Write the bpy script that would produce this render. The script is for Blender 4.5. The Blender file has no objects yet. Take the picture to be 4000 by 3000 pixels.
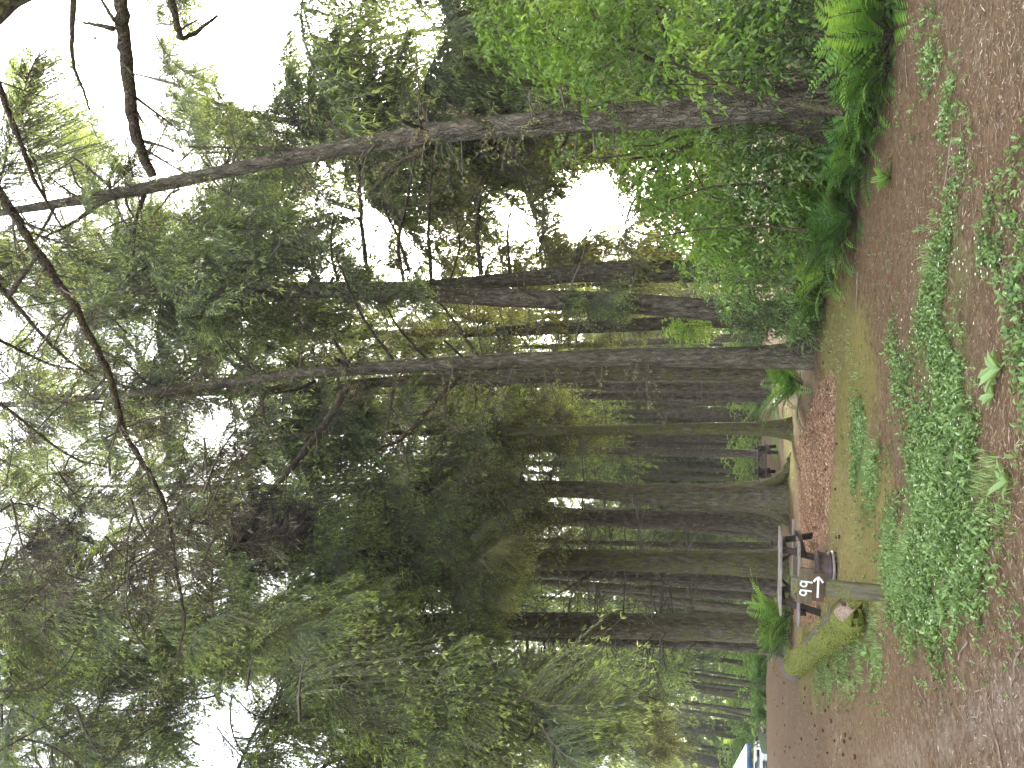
import bpy, math, random
import numpy as np
from mathutils import Vector, Matrix

R = math.radians
random.seed(11)
rng = np.random.default_rng(11)
scene = bpy.context.scene
COL = scene.collection

# ------------------------------------------------------------------ camera geometry
CAM_H, PITCH, FPX = 1.65, R(17.4), 2778.0
SP, CP = math.sin(PITCH), math.cos(PITCH)
CAM = np.array([0.0, 0.0, CAM_H])

def at(px, py, Y):
    """point seen at photo pixel (px, py), standing Y metres in front of the photographer"""
    r, u = (1500 - py) / FPX, (2000 - px) / FPX
    d = np.array([r, CP - u * SP, SP + u * CP])
    return CAM + d * (Y / d[1])

def gpt(px, py, z=0.0):
    r, u = (1500 - py) / FPX, (2000 - px) / FPX
    d = np.array([r, CP - u * SP, SP + u * CP])
    return CAM + d * ((z - CAM_H) / d[2])

def proj(P):
    Q = np.asarray(P, float) - CAM
    dep = Q[..., 1] * CP + Q[..., 2] * SP
    up = -Q[..., 1] * SP + Q[..., 2] * CP
    dep = np.where(dep < .05, .05, dep)
    return np.stack([2000 - FPX * up / dep, 1500 - FPX * Q[..., 0] / dep], -1), dep

def wm(wpx, Y):                    # pixel width to metres at distance Y (depth along the axis is close to Y)
    return wpx * Y * 1.0 / FPX

def inpoly(pts, poly):
    x, y = pts[..., 0], pts[..., 1]
    c = np.zeros(x.shape, bool)
    n = len(poly)
    for i in range(n):
        x0, y0 = poly[i]; x1, y1 = poly[i - 1]
        hit = (y0 > y) != (y1 > y)
        xx = (x1 - x0) * (y - y0) / ((y1 - y0) if y1 != y0 else 1e-9) + x0
        c ^= hit & (x < xx)
    return c

def sstep(a, b, x):
    t = np.clip((x - a) / (b - a), 0, 1)
    return t * t * (3 - 2 * t)

def gz(x, y):
    """ground height"""
    x = np.asarray(x, float); y = np.asarray(y, float)
    left = sstep(-7, -14, x - (y - 40) * -.05)
    drop = np.clip(y - 40, 0, 45) * .067 * sstep(39, 48, y) * left
    bx = 7.2 - .36 * y
    bank = .3 * sstep(.2, 1.6, x - bx) * sstep(24, 17, y)
    und = .03 * np.sin(x * .9 + 1.3) * np.sin(y * .7) + .02 * np.sin(x * 2.3 + y * 1.7)
    und = und * sstep(60, 30, y)
    return bank - drop + und

# ------------------------------------------------------------------ mesh builder
class MB:
    def __init__(s): s.v = []; s.f = []; s.n = 0
    def add(s, V, F, mat=0, tint=.5):
        V = np.asarray(V, np.float32).reshape(-1, 3); F = np.asarray(F, np.int32)
        m = len(F)
        if m == 0: return
        mt = np.broadcast_to(np.asarray(mat, np.int32), (m,)); tt = np.broadcast_to(np.asarray(tint, np.float32), (m,))
        s.v.append(V); s.f.append((F + s.n, mt, tt)); s.n += len(V)
    def build(s, name, mats, parent=None, smooth=False):
        me = bpy.data.meshes.new(name)
        V = np.concatenate(s.v); me.vertices.add(len(V)); me.vertices.foreach_set('co', V.ravel())
        tot = np.concatenate([np.full(len(f[0]), f[0].shape[1], np.int32) for f in s.f])
        lp = np.concatenate([f[0].ravel() for f in s.f])
        st = np.zeros(len(tot), np.int32); st[1:] = np.cumsum(tot)[:-1]
        me.loops.add(len(lp)); me.loops.foreach_set('vertex_index', lp)
        me.polygons.add(len(tot)); me.polygons.foreach_set('loop_start', st)
        me.polygons.foreach_set('material_index', np.concatenate([f[1] for f in s.f]).astype(np.int32))
        if smooth: me.polygons.foreach_set('use_smooth', np.ones(len(tot), bool))
        a = me.attributes.new('tint', 'FLOAT', 'FACE'); a.data.foreach_set('value', np.concatenate([f[2] for f in s.f]).astype(np.float32))
        for m in (mats if isinstance(mats, (list, tuple)) else [mats]): me.materials.append(m)
        me.update(calc_edges=True)
        o = bpy.data.objects.new(name, me); COL.objects.link(o)
        if parent is not None:
            o.parent = parent
            if parent.type == 'EMPTY': o.matrix_parent_inverse = Matrix.Translation(-Vector(parent.location))
        return o
    # shapes
    def box(s, c, d, mat=0, M=None, tint=.5):
        x, y, z = d[0] / 2, d[1] / 2, d[2] / 2
        V = np.array([[a * x, b * y, e * z] for a in (-1, 1) for b in (-1, 1) for e in (-1, 1)])
        if M is not None: V = V @ np.array(M).T
        s.add(V + np.array(c), [[0, 1, 3, 2], [4, 6, 7, 5], [0, 4, 5, 1], [2, 3, 7, 6], [0, 2, 6, 4], [1, 5, 7, 3]], mat, tint)
    def beam(s, p, q, w, h, up=(0, 0, 1), mat=0):
        p = np.array(p, float); q = np.array(q, float); d = q - p; L = np.linalg.norm(d); d /= L
        sx = np.cross(d, up); sx /= np.linalg.norm(sx); sz = np.cross(sx, d)
        s.box((p + q) / 2, (w, L, h), mat, np.stack([sx, d, sz], 1))
    def tube(s, P, rad, n=6, mat=0, tint=.5, cap=True):
        P = np.asarray(P, float); rad = np.broadcast_to(np.asarray(rad, float), (len(P),))
        T = np.gradient(P, axis=0); T /= np.linalg.norm(T, axis=1)[:, None] + 1e-9
        ref = np.array([0, 0, 1.]) if abs(T[:, 2]).mean() < .8 else np.array([0, 1., 0])
        A = np.cross(T, ref); A /= np.linalg.norm(A, axis=1)[:, None] + 1e-9
        B = np.cross(T, A)
        th = np.arange(n) * 2 * np.pi / n
        V = P[:, None] + (A[:, None] * np.cos(th)[None, :, None] + B[:, None] * np.sin(th)[None, :, None]) * rad[:, None, None]
        k = len(P); i, j = np.meshgrid(np.arange(k - 1), np.arange(n), indexing='ij'); j2 = (j + 1) % n
        F = np.stack([i * n + j, i * n + j2, (i + 1) * n + j2, (i + 1) * n + j], -1).reshape(-1, 4)
        s.add(V.reshape(-1, 3), F, mat, tint)
        if cap:
            s.add(V[0], np.arange(n)[None, ::-1], mat, tint); s.add(V[-1], np.arange(n)[None], mat, tint)
    def lathe(s, prof, c, n=32, mat=0):
        prof = np.array(prof, float); th = np.arange(n) * 2 * np.pi / n
        V = np.stack([prof[:, 0][:, None] * np.cos(th), prof[:, 0][:, None] * np.sin(th), np.repeat(prof[:, 1][:, None], n, 1)], -1) + np.array(c)
        k = len(prof); i, j = np.meshgrid(np.arange(k - 1), np.arange(n), indexing='ij'); j2 = (j + 1) % n
        s.add(V.reshape(-1, 3), np.stack([i * n + j, i * n + j2, (i + 1) * n + j2, (i + 1) * n + j], -1).reshape(-1, 4), mat)
    def prism(s, poly, axis_x0, axis_x1, mat=0):
        """side outline (y, z) pushed from x0 to x1"""
        n = len(poly)
        V = np.array([[x, a, b] for x in (axis_x0, axis_x1) for a, b in poly])
        F = [[i, (i + 1) % n, n + (i + 1) % n, n + i] for i in range(n)]
        s.add(V, F, mat); s.add(V[:n], [list(range(n))[::-1]], mat); s.add(V[n:], [list(range(n))], mat)

def leaves(mb, P, D, N, L, W, tint, mat=0, fold=.25, shape='oval'):
    """many leaves: base P, direction D, normal N, length L, width W"""
    P = np.asarray(P, float); D = D / (np.linalg.norm(D, axis=1)[:, None] + 1e-9)
    S = np.cross(D, N); S /= np.linalg.norm(S, axis=1)[:, None] + 1e-9; N2 = np.cross(S, D)
    L = np.broadcast_to(L, (len(P),))[:, None]; W = np.broadcast_to(W, (len(P),))[:, None] / 2
    if shape == 'blade':
        V = np.stack([P, P + D * L * .45 + S * W, P + D * L, P + D * L * .45 - S * W], 1)
        F = (np.arange(len(P))[:, None] * 4 + np.arange(4)[None])
        mb.add(V.reshape(-1, 3), F, mat, tint); return
    up = N2 * W * fold * 2
    dro = -N2 * L * .12
    a, b = (.3, .7) if shape == 'oval' else (.22, .6)
    V = np.stack([P, P + D * L * a + S * W * .95 + up, P + D * L * b + S * W * .8 + up + dro * .5, P + D * L + dro, P + D * L * b - S * W * .8 + up + dro * .5,
                  P + D * L * a - S * W * .95 + up, P + D * L * a, P + D * L * b + dro * .5], 1)
    k = np.arange(len(P))[:, None] * 8
    F = np.concatenate([k + np.array([[0, 1, 2, 7]]), k + np.array([[0, 7, 4, 5]])])
    G = np.concatenate([k + np.array([[7, 2, 3]]), k + np.array([[7, 3, 4]])])
    t = np.broadcast_to(tint, (len(P),)); t2 = np.concatenate([t, t])
    # keep vertices shared between the two adds
    mb.add(V.reshape(-1, 3), F, mat, t2)
    mb.f.append((G.astype(np.int32) + (mb.n - len(P) * 8), np.full(len(G), mat, np.int32), t2.astype(np.float32)))

def thing(name, loc, label, cat, group=None, rz=0.0, kind=None):
    o = bpy.data.objects.new(name, None); COL.objects.link(o)
    o.location = Vector([float(a) for a in loc]); o.rotation_euler = (0, 0, rz); o.empty_display_size = .2
    return tag(o, label, cat, group, kind)

def tag(o, label=None, cat=None, group=None, kind=None):
    if label: o['label'] = label
    if cat: o['category'] = cat
    if group: o['group'] = group
    if kind: o['kind'] = kind
    return o

def local(o, root):
    """mesh built in the thing's own coordinates"""
    o.parent = root; o.matrix_parent_inverse = Matrix.Identity(4); return o

def dup(root, loc, rz, label, group=None, scale=1.0):
    r = root.copy(); COL.objects.link(r); r.location = Vector([float(a) for a in loc]); r.rotation_euler = (0, 0, rz)
    r.scale = (scale,) * 3
    r['label'] = label
    if group: r['group'] = group
    for ch in list(root.children):
        c = ch.copy(); COL.objects.link(c); c.parent = r
        for g in list(ch.children):
            d = g.copy(); COL.objects.link(d); d.parent = c
    return r

# ------------------------------------------------------------------ materials
def nt(name):
    m = bpy.data.materials.new(name); m.use_nodes = True
    t = m.node_tree; t.nodes.clear()
    out = t.nodes.new('ShaderNodeOutputMaterial')
    return m, t, out

def N(t, typ, **kw):
    n = t.nodes.new(typ)
    for k, v in kw.items():
        if k.startswith('i_'):
            key = k[2:]
            n.inputs[int(key) if key.isdigit() else key].default_value = v
        else: setattr(n, k, v)
    return n

def ramp(t, src, stops, interp='LINEAR'):
    r = t.nodes.new('ShaderNodeValToRGB'); cr = r.color_ramp; cr.interpolation = interp
    while len(cr.elements) < len(stops): cr.elements.new(.5)
    for e, (p, c) in zip(cr.elements, stops): e.position = p; e.color = (*c, 1)
    t.links.new(src, r.inputs[0]); return r.outputs[0]

def fac(t, src, a, b):
    m = N(t, 'ShaderNodeMapRange'); m.inputs[1].default_value = a; m.inputs[2].default_value = b
    m.interpolation_type = 'SMOOTHSTEP'; t.links.new(src, m.inputs[0]); return m.outputs[0]

def mixc(t, f, a, b, mode='MIX'):
    m = N(t, 'ShaderNodeMix', data_type='RGBA', blend_type=mode)
    for s, v in ((m.inputs[0], f), (m.inputs[6], a), (m.inputs[7], b)):
        if hasattr(v, 'links') or isinstance(v, bpy.types.NodeSocket): t.links.new(v, s)
        elif isinstance(v, (int, float)): s.default_value = v
        else: s.default_value = (*v, 1)
    return m.outputs[2]

def math_(t, op, a, b=None):
    m = N(t, 'ShaderNodeMath', operation=op)
    for s, v in ((m.inputs[0], a), (m.inputs[1], b)):
        if v is None: continue
        if isinstance(v, bpy.types.NodeSocket): t.links.new(v, s)
        else: s.default_value = v
    return m.outputs[0]

def pos(t, scale=(1, 1, 1), obj=False):
    g = N(t, 'ShaderNodeTexCoord').outputs['Object'] if obj else N(t, 'ShaderNodeNewGeometry').outputs['Position']
    m = N(t, 'ShaderNodeMapping'); m.inputs['Scale'].default_value = scale
    t.links.new(g, m.inputs['Vector']); return m.outputs[0]

def noise(t, vec, scale, detail=4, rough=.55):
    n = N(t, 'ShaderNodeTexNoise'); n.inputs['Scale'].default_value = scale; n.inputs['Detail'].default_value = detail; n.inputs['Roughness'].default_value = rough
    t.links.new(vec, n.inputs['Vector']); return n.outputs['Fac']

def attr(t, name, typ='GEOMETRY'):
    return N(t, 'ShaderNodeAttribute', attribute_name=name, attribute_type=typ).outputs['Fac']

def surf(t, out, col, rough=.9, bump=None, bdist=.02, bstr=1.0, metal=0, spec=.25):
    p = N(t, 'ShaderNodeBsdfPrincipled')
    p.inputs['Roughness'].default_value = rough; p.inputs['Metallic'].default_value = metal; p.inputs['Specular IOR Level'].default_value = spec
    if isinstance(col, bpy.types.NodeSocket): t.links.new(col, p.inputs['Base Color'])
    else: p.inputs['Base Color'].default_value = (*col, 1)
    if bump is not None:
        b = N(t, 'ShaderNodeBump'); b.inputs['Distance'].default_value = bdist; b.inputs['Strength'].default_value = bstr
        t.links.new(bump, b.inputs['Height']); t.links.new(b.outputs[0], p.inputs['Normal'])
    t.links.new(p.outputs[0], out.inputs[0]); return p

def leaf_mat(name, stops, trans=.4, rough=.55, tcol=(1.25, 1.15, .55), spec=.3):
    m, t, out = nt(name)
    a = attr(t, 'tint'); n1 = noise(t, pos(t), .7, 3)
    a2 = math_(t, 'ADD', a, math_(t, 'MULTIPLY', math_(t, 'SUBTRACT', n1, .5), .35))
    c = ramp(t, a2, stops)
    p = N(t, 'ShaderNodeBsdfPrincipled'); p.inputs['Roughness'].default_value = rough; p.inputs['Specular IOR Level'].default_value = spec
    t.links.new(c, p.inputs['Base Color'])
    tr = N(t, 'ShaderNodeBsdfTranslucent'); tc = mixc(t, 1.0, c, tcol, 'MULTIPLY'); t.links.new(tc, tr.inputs[0])
    mx = N(t, 'ShaderNodeMixShader'); mx.inputs[0].default_value = trans
    t.links.new(p.outputs[0], mx.inputs[1]); t.links.new(tr.outputs[0], mx.inputs[2]); t.links.new(mx.outputs[0], out.inputs[0])
    return m

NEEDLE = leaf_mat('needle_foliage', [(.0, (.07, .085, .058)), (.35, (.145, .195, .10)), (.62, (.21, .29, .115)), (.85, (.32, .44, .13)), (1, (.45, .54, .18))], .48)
NEEDLE_GOLD = leaf_mat('needles_backlight_tint', [(.0, (.06, .07, .03)), (.4, (.14, .16, .055)), (.7, (.27, .29, .085)), (1, (.48, .47, .15))], .45, .55, (1.12, 1.12, .55))  # golden copy of the needles, warm backlight put into its colour
BROAD = leaf_mat('broad_leaf', [(.0, (.045, .085, .022)), (.4, (.115, .205, .042)), (.75, (.21, .35, .065)), (1, (.35, .49, .12))], .45, .4, (1.15, 1.15, .5), .4)
SALAL = leaf_mat('shrub_leaf', [(.0, (.03, .055, .02)), (.45, (.115, .185, .06)), (.8, (.23, .33, .12)), (1, (.36, .46, .24))], .35, .4, (1.2, 1.2, .6), .45)
FERN = leaf_mat('fern_leaf', [(.0, (.035, .08, .03)), (.45, (.085, .19, .05)), (.8, (.19, .36, .065)), (1, (.32, .50, .09))], .4, .5)
IVY = leaf_mat('ivy_leaf', [(.0, (.022, .045, .014)), (.5, (.075, .14, .04)), (1, (.21, .31, .11))], .25, .45)
WEED = leaf_mat('weed_leaf', [(.0, (.07, .115, .045)), (.45, (.16, .25, .08)), (.8, (.26, .38, .15)), (1, (.38, .50, .24))], .3, .5)
FARLEAF = leaf_mat('bright_understory_leaf', [(.0, (.08, .13, .045)), (.4, (.16, .27, .065)), (.75, (.27, .41, .09)), (1, (.42, .55, .17))], .45, .55, (1.1, 1.12, .6))
PETAL = leaf_mat('white_petal', [(.0, (.7, .7, .68)), (1, (.85, .85, .82))], .3)

def bark_mat(name, dark, mid, lite, mossy=0.0, bscale=1.0):
    m, t, out = nt(name)
    v = pos(t, (1, 1, .28)); n1 = noise(t, v, 13 * bscale, 6, .65); n2 = noise(t, pos(t), 3.2, 5, .6); n3 = noise(t, pos(t), 26, 3, .6)
    vo = N(t, 'ShaderNodeTexVoronoi', feature='DISTANCE_TO_EDGE'); vo.inputs['Scale'].default_value = 17 * bscale
    wob = N(t, 'ShaderNodeVectorMath', operation='MULTIPLY_ADD'); nz = N(t, 'ShaderNodeTexNoise'); nz.inputs['Scale'].default_value = 7; t.links.new(pos(t), nz.inputs['Vector'])
    t.links.new(nz.outputs['Color'], wob.inputs[0]); wob.inputs[1].default_value = (.16, .16, .16); t.links.new(pos(t, (1, 1, .22)), wob.inputs[2]); t.links.new(wob.outputs[0], vo.inputs['Vector'])
    cr = fac(t, vo.outputs['Distance'], 0, .14)
    c = ramp(t, n1, [(.28, dark), (.5, mid), (.72, lite)])
    c = mixc(t, math_(t, 'MULTIPLY', math_(t, 'SUBTRACT', 1.0, cr), .22), c, dark)
    lich = fac(t, n3, .62, .72); c = mixc(t, math_(t, 'MULTIPLY', lich, math_(t, 'MULTIPLY', fac(t, n2, .5, .62), .55)), c, (.30, .31, .27))
    mo = attr(t, 'moss', 'OBJECT')
    mf = fac(t, math_(t, 'ADD', math_(t, 'ADD', n2, math_(t, 'MULTIPLY', n3, .35)), math_(t, 'MULTIPLY', mo, .5)), .84, 1.12)
    c = mixc(t, math_(t, 'MULTIPLY', mf, .85), c, ramp(t, n3, [(.3, (.055, .06, .018)), (.7, (.15, .15, .04))]))
    h = math_(t, 'ADD', math_(t, 'MULTIPLY', n1, .6), math_(t, 'ADD', math_(t, 'MULTIPLY', cr, .5), math_(t, 'MULTIPLY', n3, .35)))
    surf(t, out, c, .93, h, .05, 1.0, spec=.15)
    return m

BARK = bark_mat('spruce_bark', (.026, .022, .016), (.104, .089, .066), (.225, .197, .153))
TWIG = bark_mat('twig_bark', (.03, .024, .018), (.085, .066, .05), (.17, .14, .11), 0, 2)

def simple_noise(name, c0, c1, scale=8, rough=.85, bdist=.005, stretch=(1, 1, 1), metal=0, spec=.25, obj=True):
    m, t, out = nt(name); n = noise(t, pos(t, stretch, obj), scale, 6, .6)
    surf(t, out, ramp(t, n, [(.3, c0), (.7, c1)]), rough, n, bdist, .6, metal, spec); return m

DEADTWIG = leaf_mat('dead_twig', [(0, (.04, .036, .029)), (.5, (.12, .106, .082)), (1, (.26, .235, .18))], .1, .9, (1, .9, .7))
LICHEN = leaf_mat('lichen', [(0, (.12, .13, .05)), (.6, (.26, .27, .12)), (1, (.42, .42, .2))], .4, .9)

# ------------------------------------------------------------------ world, light, camera
SUN_EL, SUN_AZ = R(19), R(20)
w = bpy.data.worlds.new('World'); scene.world = w; w.use_nodes = True
t = w.node_tree; t.nodes.clear()
sky = N(t, 'ShaderNodeTexSky', sky_type='NISHITA', sun_disc=False, sun_elevation=SUN_EL, sun_rotation=SUN_AZ, air_density=1.0, dust_density=4.0, ozone_density=1.0)
hs = N(t, 'ShaderNodeHueSaturation'); hs.inputs['Saturation'].default_value = .28
bg = N(t, 'ShaderNodeBackground'); bg.inputs[1].default_value = .15
wo = N(t, 'ShaderNodeOutputWorld')
t.links.new(sky.outputs[0], hs.inputs['Color']); t.links.new(hs.outputs[0], bg.inputs[0]); t.links.new(bg.outputs[0], wo.inputs[0])
sl = bpy.data.lights.new('sun', 'SUN'); sl.energy = 1.5; sl.angle = R(12); sl.color = (1, .9, .72)
so = bpy.data.objects.new('sun', sl); COL.objects.link(so)
sd = Vector((math.sin(SUN_AZ) * math.cos(SUN_EL), math.cos(SUN_AZ) * math.cos(SUN_EL), math.sin(SUN_EL)))
so.rotation_euler = sd.to_track_quat('Z', 'Y').to_euler(); so.location = sd * 60

cd = bpy.data.cameras.new('camera'); co = bpy.data.objects.new('camera', cd); COL.objects.link(co); scene.camera = co
cd.sensor_fit = 'HORIZONTAL'; cd.sensor_width = 36; cd.lens = FPX / 4000 * 36; cd.clip_start = .05; cd.clip_end = 2000
Fv = Vector((0, CP, SP)); Uv = Vector((0, -SP, CP)); Rv = Vector((1, 0, 0))
mx = Matrix.Identity(4)
for i in range(3): mx[i][0] = -Uv[i]; mx[i][1] = Rv[i]; mx[i][2] = -Fv[i]
mx.translation = Vector(CAM); co.matrix_world = mx

vs = scene.view_settings; vs.view_transform = 'Standard'; vs.look = 'None'; vs.gamma = 1; vs.use_curve_mapping = False; vs.exposure = 3.55
cy = scene.cycles; cy.max_bounces = 8; cy.diffuse_bounces = 6; cy.glossy_bounces = 2; cy.transmission_bounces = 6; cy.caustics_reflective = False; cy.caustics_refractive = False
cy.use_adaptive_sampling = True; cy.adaptive_threshold = .02
scene.render.use_persistent_data = False

# ------------------------------------------------------------------ places on the ground (outlines walked on the site plan)
def GP(lst, k=1.8083):
    return [tuple(gpt(a * k, b * k)[:2]) for a, b in lst]
CHIPS = GP([(1800, 795), (1808, 870), (1806, 1000), (1795, 1080), (1786, 1170), (1765, 1190), (1732, 1190), (1722, 1050), (1722, 965), (1742, 905), (1770, 830)])
CHIPS2 = GP([(1768, 1270), (1772, 1340), (1745, 1350), (1715, 1340), (1720, 1280)])
MOSS = [GP([(1772, 650), (1800, 660), (1850, 760), (1885, 880), (1880, 1080), (1935, 1130), (1930, 1250), (1890, 1300), (1830, 1290), (1795, 1240), (1784, 1130), (1806, 1000), (1808, 880), (1796, 780)]), GP([(1758, 720), (1775, 660), (1850, 700), (1890, 800), (1850, 850), (1800, 800)]),
        GP([(1702, 860), (1718, 960), (1716, 1060), (1704, 1060), (1694, 960), (1696, 880)]),
        GP([(1735, 1340), (1830, 1300), (1860, 1380), (1800, 1440), (1740, 1480), (1715, 1440)])]
GREEN = [GP([(1680, 860), (1682, 1000), (1668, 1000), (1666, 860)]), GP([(1659, 1370), (1659, 1450), (1652, 1450), (1652, 1370)])]
ROAD = GP([(1860, 1750), (1880, 1640), (1960, 1600), (2080, 1560), (2160, 1480), (2240, 1380), (2600, 1250), (2600, 1750)])
W1 = GP([(1950, 1100), (1930, 1290), (1990, 1380), (2020, 1390), (2110, 1285), (2155, 1180), (2110, 1130), (2135, 1030), (2090, 950), (2100, 880), (2050, 780), (2000, 840), (1960, 950), (1945, 1050)])
W2 = GP([(1850, 870), (1905, 960), (1888, 1085), (1845, 1075), (1838, 1000), (1840, 920)])
W3 = GP([(1950, 640), (1975, 560), (2060, 440), (2095, 320), (2140, 330), (2100, 480), (2195, 480), (2215, 620), (2110, 700), (2060, 790), (1950, 880), (1925, 780)])
W4 = GP([(2120, 850), (2150, 800), (2212, 720), (2240, 800), (2225, 900), (2150, 960), (2115, 930)])
W5 = GP([(1840, 1320), (1885, 1310), (1915, 1400), (1925, 1440), (1850, 1490), (1770, 1500), (1750, 1455), (1800, 1400)])
W6 = GP([(2005, 60), (2080, 240), (2120, 350), (2050, 330), (2005, 200)])
W7 = GP([(1960, 1120), (1990, 1200), (1960, 1290), (1910, 1300), (1895, 1210), (1920, 1130)])

def soft(poly, x, y, r=.35):
    """soft inside test: average of jittered tests"""
    acc = np.zeros(x.shape); k = 0
    for dx, dy in ((0, 0), (r, 0), (-r, 0), (0, r * 1.6), (0, -r * 1.6), (r * .7, r), (-r * .7, r), (r * .7, -r), (-r * .7, -r)):
        acc += inpoly(np.stack([x + dx, y + dy], -1), poly); k += 1
    return acc / k

# ------------------------------------------------------------------ ground
def axis_coords(lim_in, step_in, lim_out):
    a = list(np.arange(0, lim_in, step_in)); st = step_in; x = lim_in
    while x < lim_out: a.append(x); st *= 1.18; x += st
    return np.array(a + [lim_out])
xs = axis_coords(14, .16, 500); xs = np.concatenate([-xs[:0:-1], xs])
ys = 3 + axis_coords(22, .14, 600); ys = np.concatenate([[-60, -20, -6, 0, 1.5, 2.4], ys])
gx, gy = np.meshgrid(xs, ys)
mb = MB(); V = np.stack([gx, gy, gz(gx, gy)], -1)
ny, nx = gx.shape; i, j = np.meshgrid(np.arange(ny - 1), np.arange(nx - 1), indexing='ij')
mb.add(V.reshape(-1, 3), np.stack([i * nx + j, i * nx + j + 1, (i + 1) * nx + j + 1, (i + 1) * nx + j], -1).reshape(-1, 4))

m, t, out = nt('forest_floor')
p0 = pos(t); nA = noise(t, p0, 1.1, 5, .6); nB = noise(t, p0, 9, 6, .68); nC = noise(t, pos(t, (1, 1.6, 1)), 46, 4, .7); nD = noise(t, p0, .35, 3)
vo = N(t, 'ShaderNodeTexVoronoi'); vo.inputs['Scale'].default_value = 34; t.links.new(pos(t, (1, .55, 1)), vo.inputs['Vector'])
duff = ramp(t, math_(t, 'ADD', math_(t, 'MULTIPLY', nB, .55), math_(t, 'MULTIPLY', nC, .45)), [(.3, (.05, .03, .016)), (.47, (.13, .081, .044)), (.6, (.20, .129, .072)), (.76, (.34, .25, .163))])
duff = mixc(t, fac(t, nA, .52, .68), duff, mixc(t, .5, duff, (.16, .125, .075)))
lightbits = fac(t, vo.outputs['Color'], .86, .95)
duff = mixc(t, math_(t, 'MULTIPLY', lightbits, .35), duff, (.36, .27, .2))
road = ramp(t, math_(t, 'ADD', math_(t, 'MULTIPLY', nB, .5), math_(t, 'MULTIPLY', nC, .5)), [(.3, (.15, .115, .088)), (.55, (.265, .21, .168)), (.75, (.38, .325, .28))])
def mask(name, amp=.7, lo=.25, hi=.8):
    return fac(t, math_(t, 'ADD', attr(t, name), math_(t, 'MULTIPLY', math_(t, 'SUBTRACT', math_(t, 'ADD', math_(t, 'MULTIPLY', nA, .5), math_(t, 'MULTIPLY', nB, .5)), .5), amp * 2.4)), lo, hi)
c = mixc(t, math_(t, 'MULTIPLY', mask('road', .5), .85), duff, road)
moss = ramp(t, nC, [(.3, (.12, .10, .03)), (.5, (.22, .195, .055)), (.72, (.33, .30, .095))])
c = mixc(t, math_(t, 'MULTIPLY', math_(t, 'MULTIPLY', mask('moss', .8, .12, .6), fac(t, nB, .22, .52)), .85), c, moss)
chips = ramp(t, nC, [(.3, (.15, .075, .045)), (.52, (.30, .165, .10)), (.7, (.5, .33, .22))])
c = mixc(t, math_(t, 'MULTIPLY', mask('chips', .35), .85), c, chips)
grn = ramp(t, nC, [(.3, (.05, .10, .025)), (.7, (.16, .28, .07))])
c = mixc(t, math_(t, 'MULTIPLY', mask('green', .6), .85), c, grn)
hh = math_(t, 'ADD', math_(t, 'MULTIPLY', nB, .6), math_(t, 'MULTIPLY', nC, .5))
surf(t, out, c, .95, hh, .035, .9, spec=.12)
ground = mb.build('ground', m, smooth=True); tag(ground, kind='structure')
fx, fy = gx.ravel(), gy.ravel()
def setattr_pt(name, vals):
    a = ground.data.attributes.new(name, 'FLOAT', 'POINT'); a.data.foreach_set('value', np.asarray(vals, np.float32))
setattr_pt('moss', np.clip(sum(soft(p, fx, fy, .8) for p in MOSS), 0, 1))
setattr_pt('chips', np.clip(soft(CHIPS, fx, fy, .25) + soft(CHIPS2, fx, fy, .3), 0, 1))
setattr_pt('road', soft(ROAD, fx, fy, .5))
wsum = soft(W1, fx, fy, .3) * .9 + soft(W2, fx, fy, .3) * .8 + .45 * (soft(W3, fx, fy, .3) + soft(W5, fx, fy, .4)) + .8 * sum(soft(p, fx, fy, .4) for p in GREEN)
leftfar = sstep(41, 44, fy) * sstep(-10, -14, fx)
setattr_pt('green', np.clip(wsum + .5 * sstep(45, 60, fy) + leftfar * .4, 0, 1))

# litter, chips, weeds -------------------------------------------------
def rand_in(poly, n):
    a = np.array(poly); lo, hi = a.min(0), a.max(0); res = []
    tot = 0
    while tot < n:
        q = lo + rng.random((n * 3, 2)) * (hi - lo); q = q[inpoly(q, poly)]; res.append(q); tot += len(q)
    return np.concatenate(res)[:n]
def near_field(n, ymin, ymax, spread=.62):
    y = ymin * (ymax / ymin) ** rng.random(n)
    x = (rng.random(n) * 2 - 1) * spread * y
    return np.stack([x, y], -1)
def lie(q, lift=.01): return np.stack([q[:, 0], q[:, 1], gz(q[:, 0], q[:, 1]) + lift], -1)

mb = MB(); q = np.concatenate([near_field(90000, 4.2, 22), near_field(26000, 12, 42)]); n = len(q); P = lie(q, .008); a = rng.random(n) * 6.283
D = np.stack([np.cos(a), np.sin(a), rng.normal(0, .08, n)], -1); U = np.tile([0, 0, 1.], (n, 1)) + rng.normal(0, .25, (n, 3))
leaves(mb, P, D, U, (.03 + .07 * rng.random(n) ** 2) * np.where(np.arange(n) < 90000, 1, 1.9), (.004 + .005 * rng.random(n)) * np.where(np.arange(n) < 90000, 1, 2.2), rng.random(n), shape='blade')
o = mb.build('needle_litter', leaf_mat('fallen_needle', [(0, (.05, .03, .02)), (.5, (.17, .105, .07)), (.9, (.33, .24, .17)), (1, (.5, .42, .33))], .05, .9)); tag(o, 'brown fallen needles and bits of bark strewn over the camp floor', 'needle litter', kind='stuff')

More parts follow.
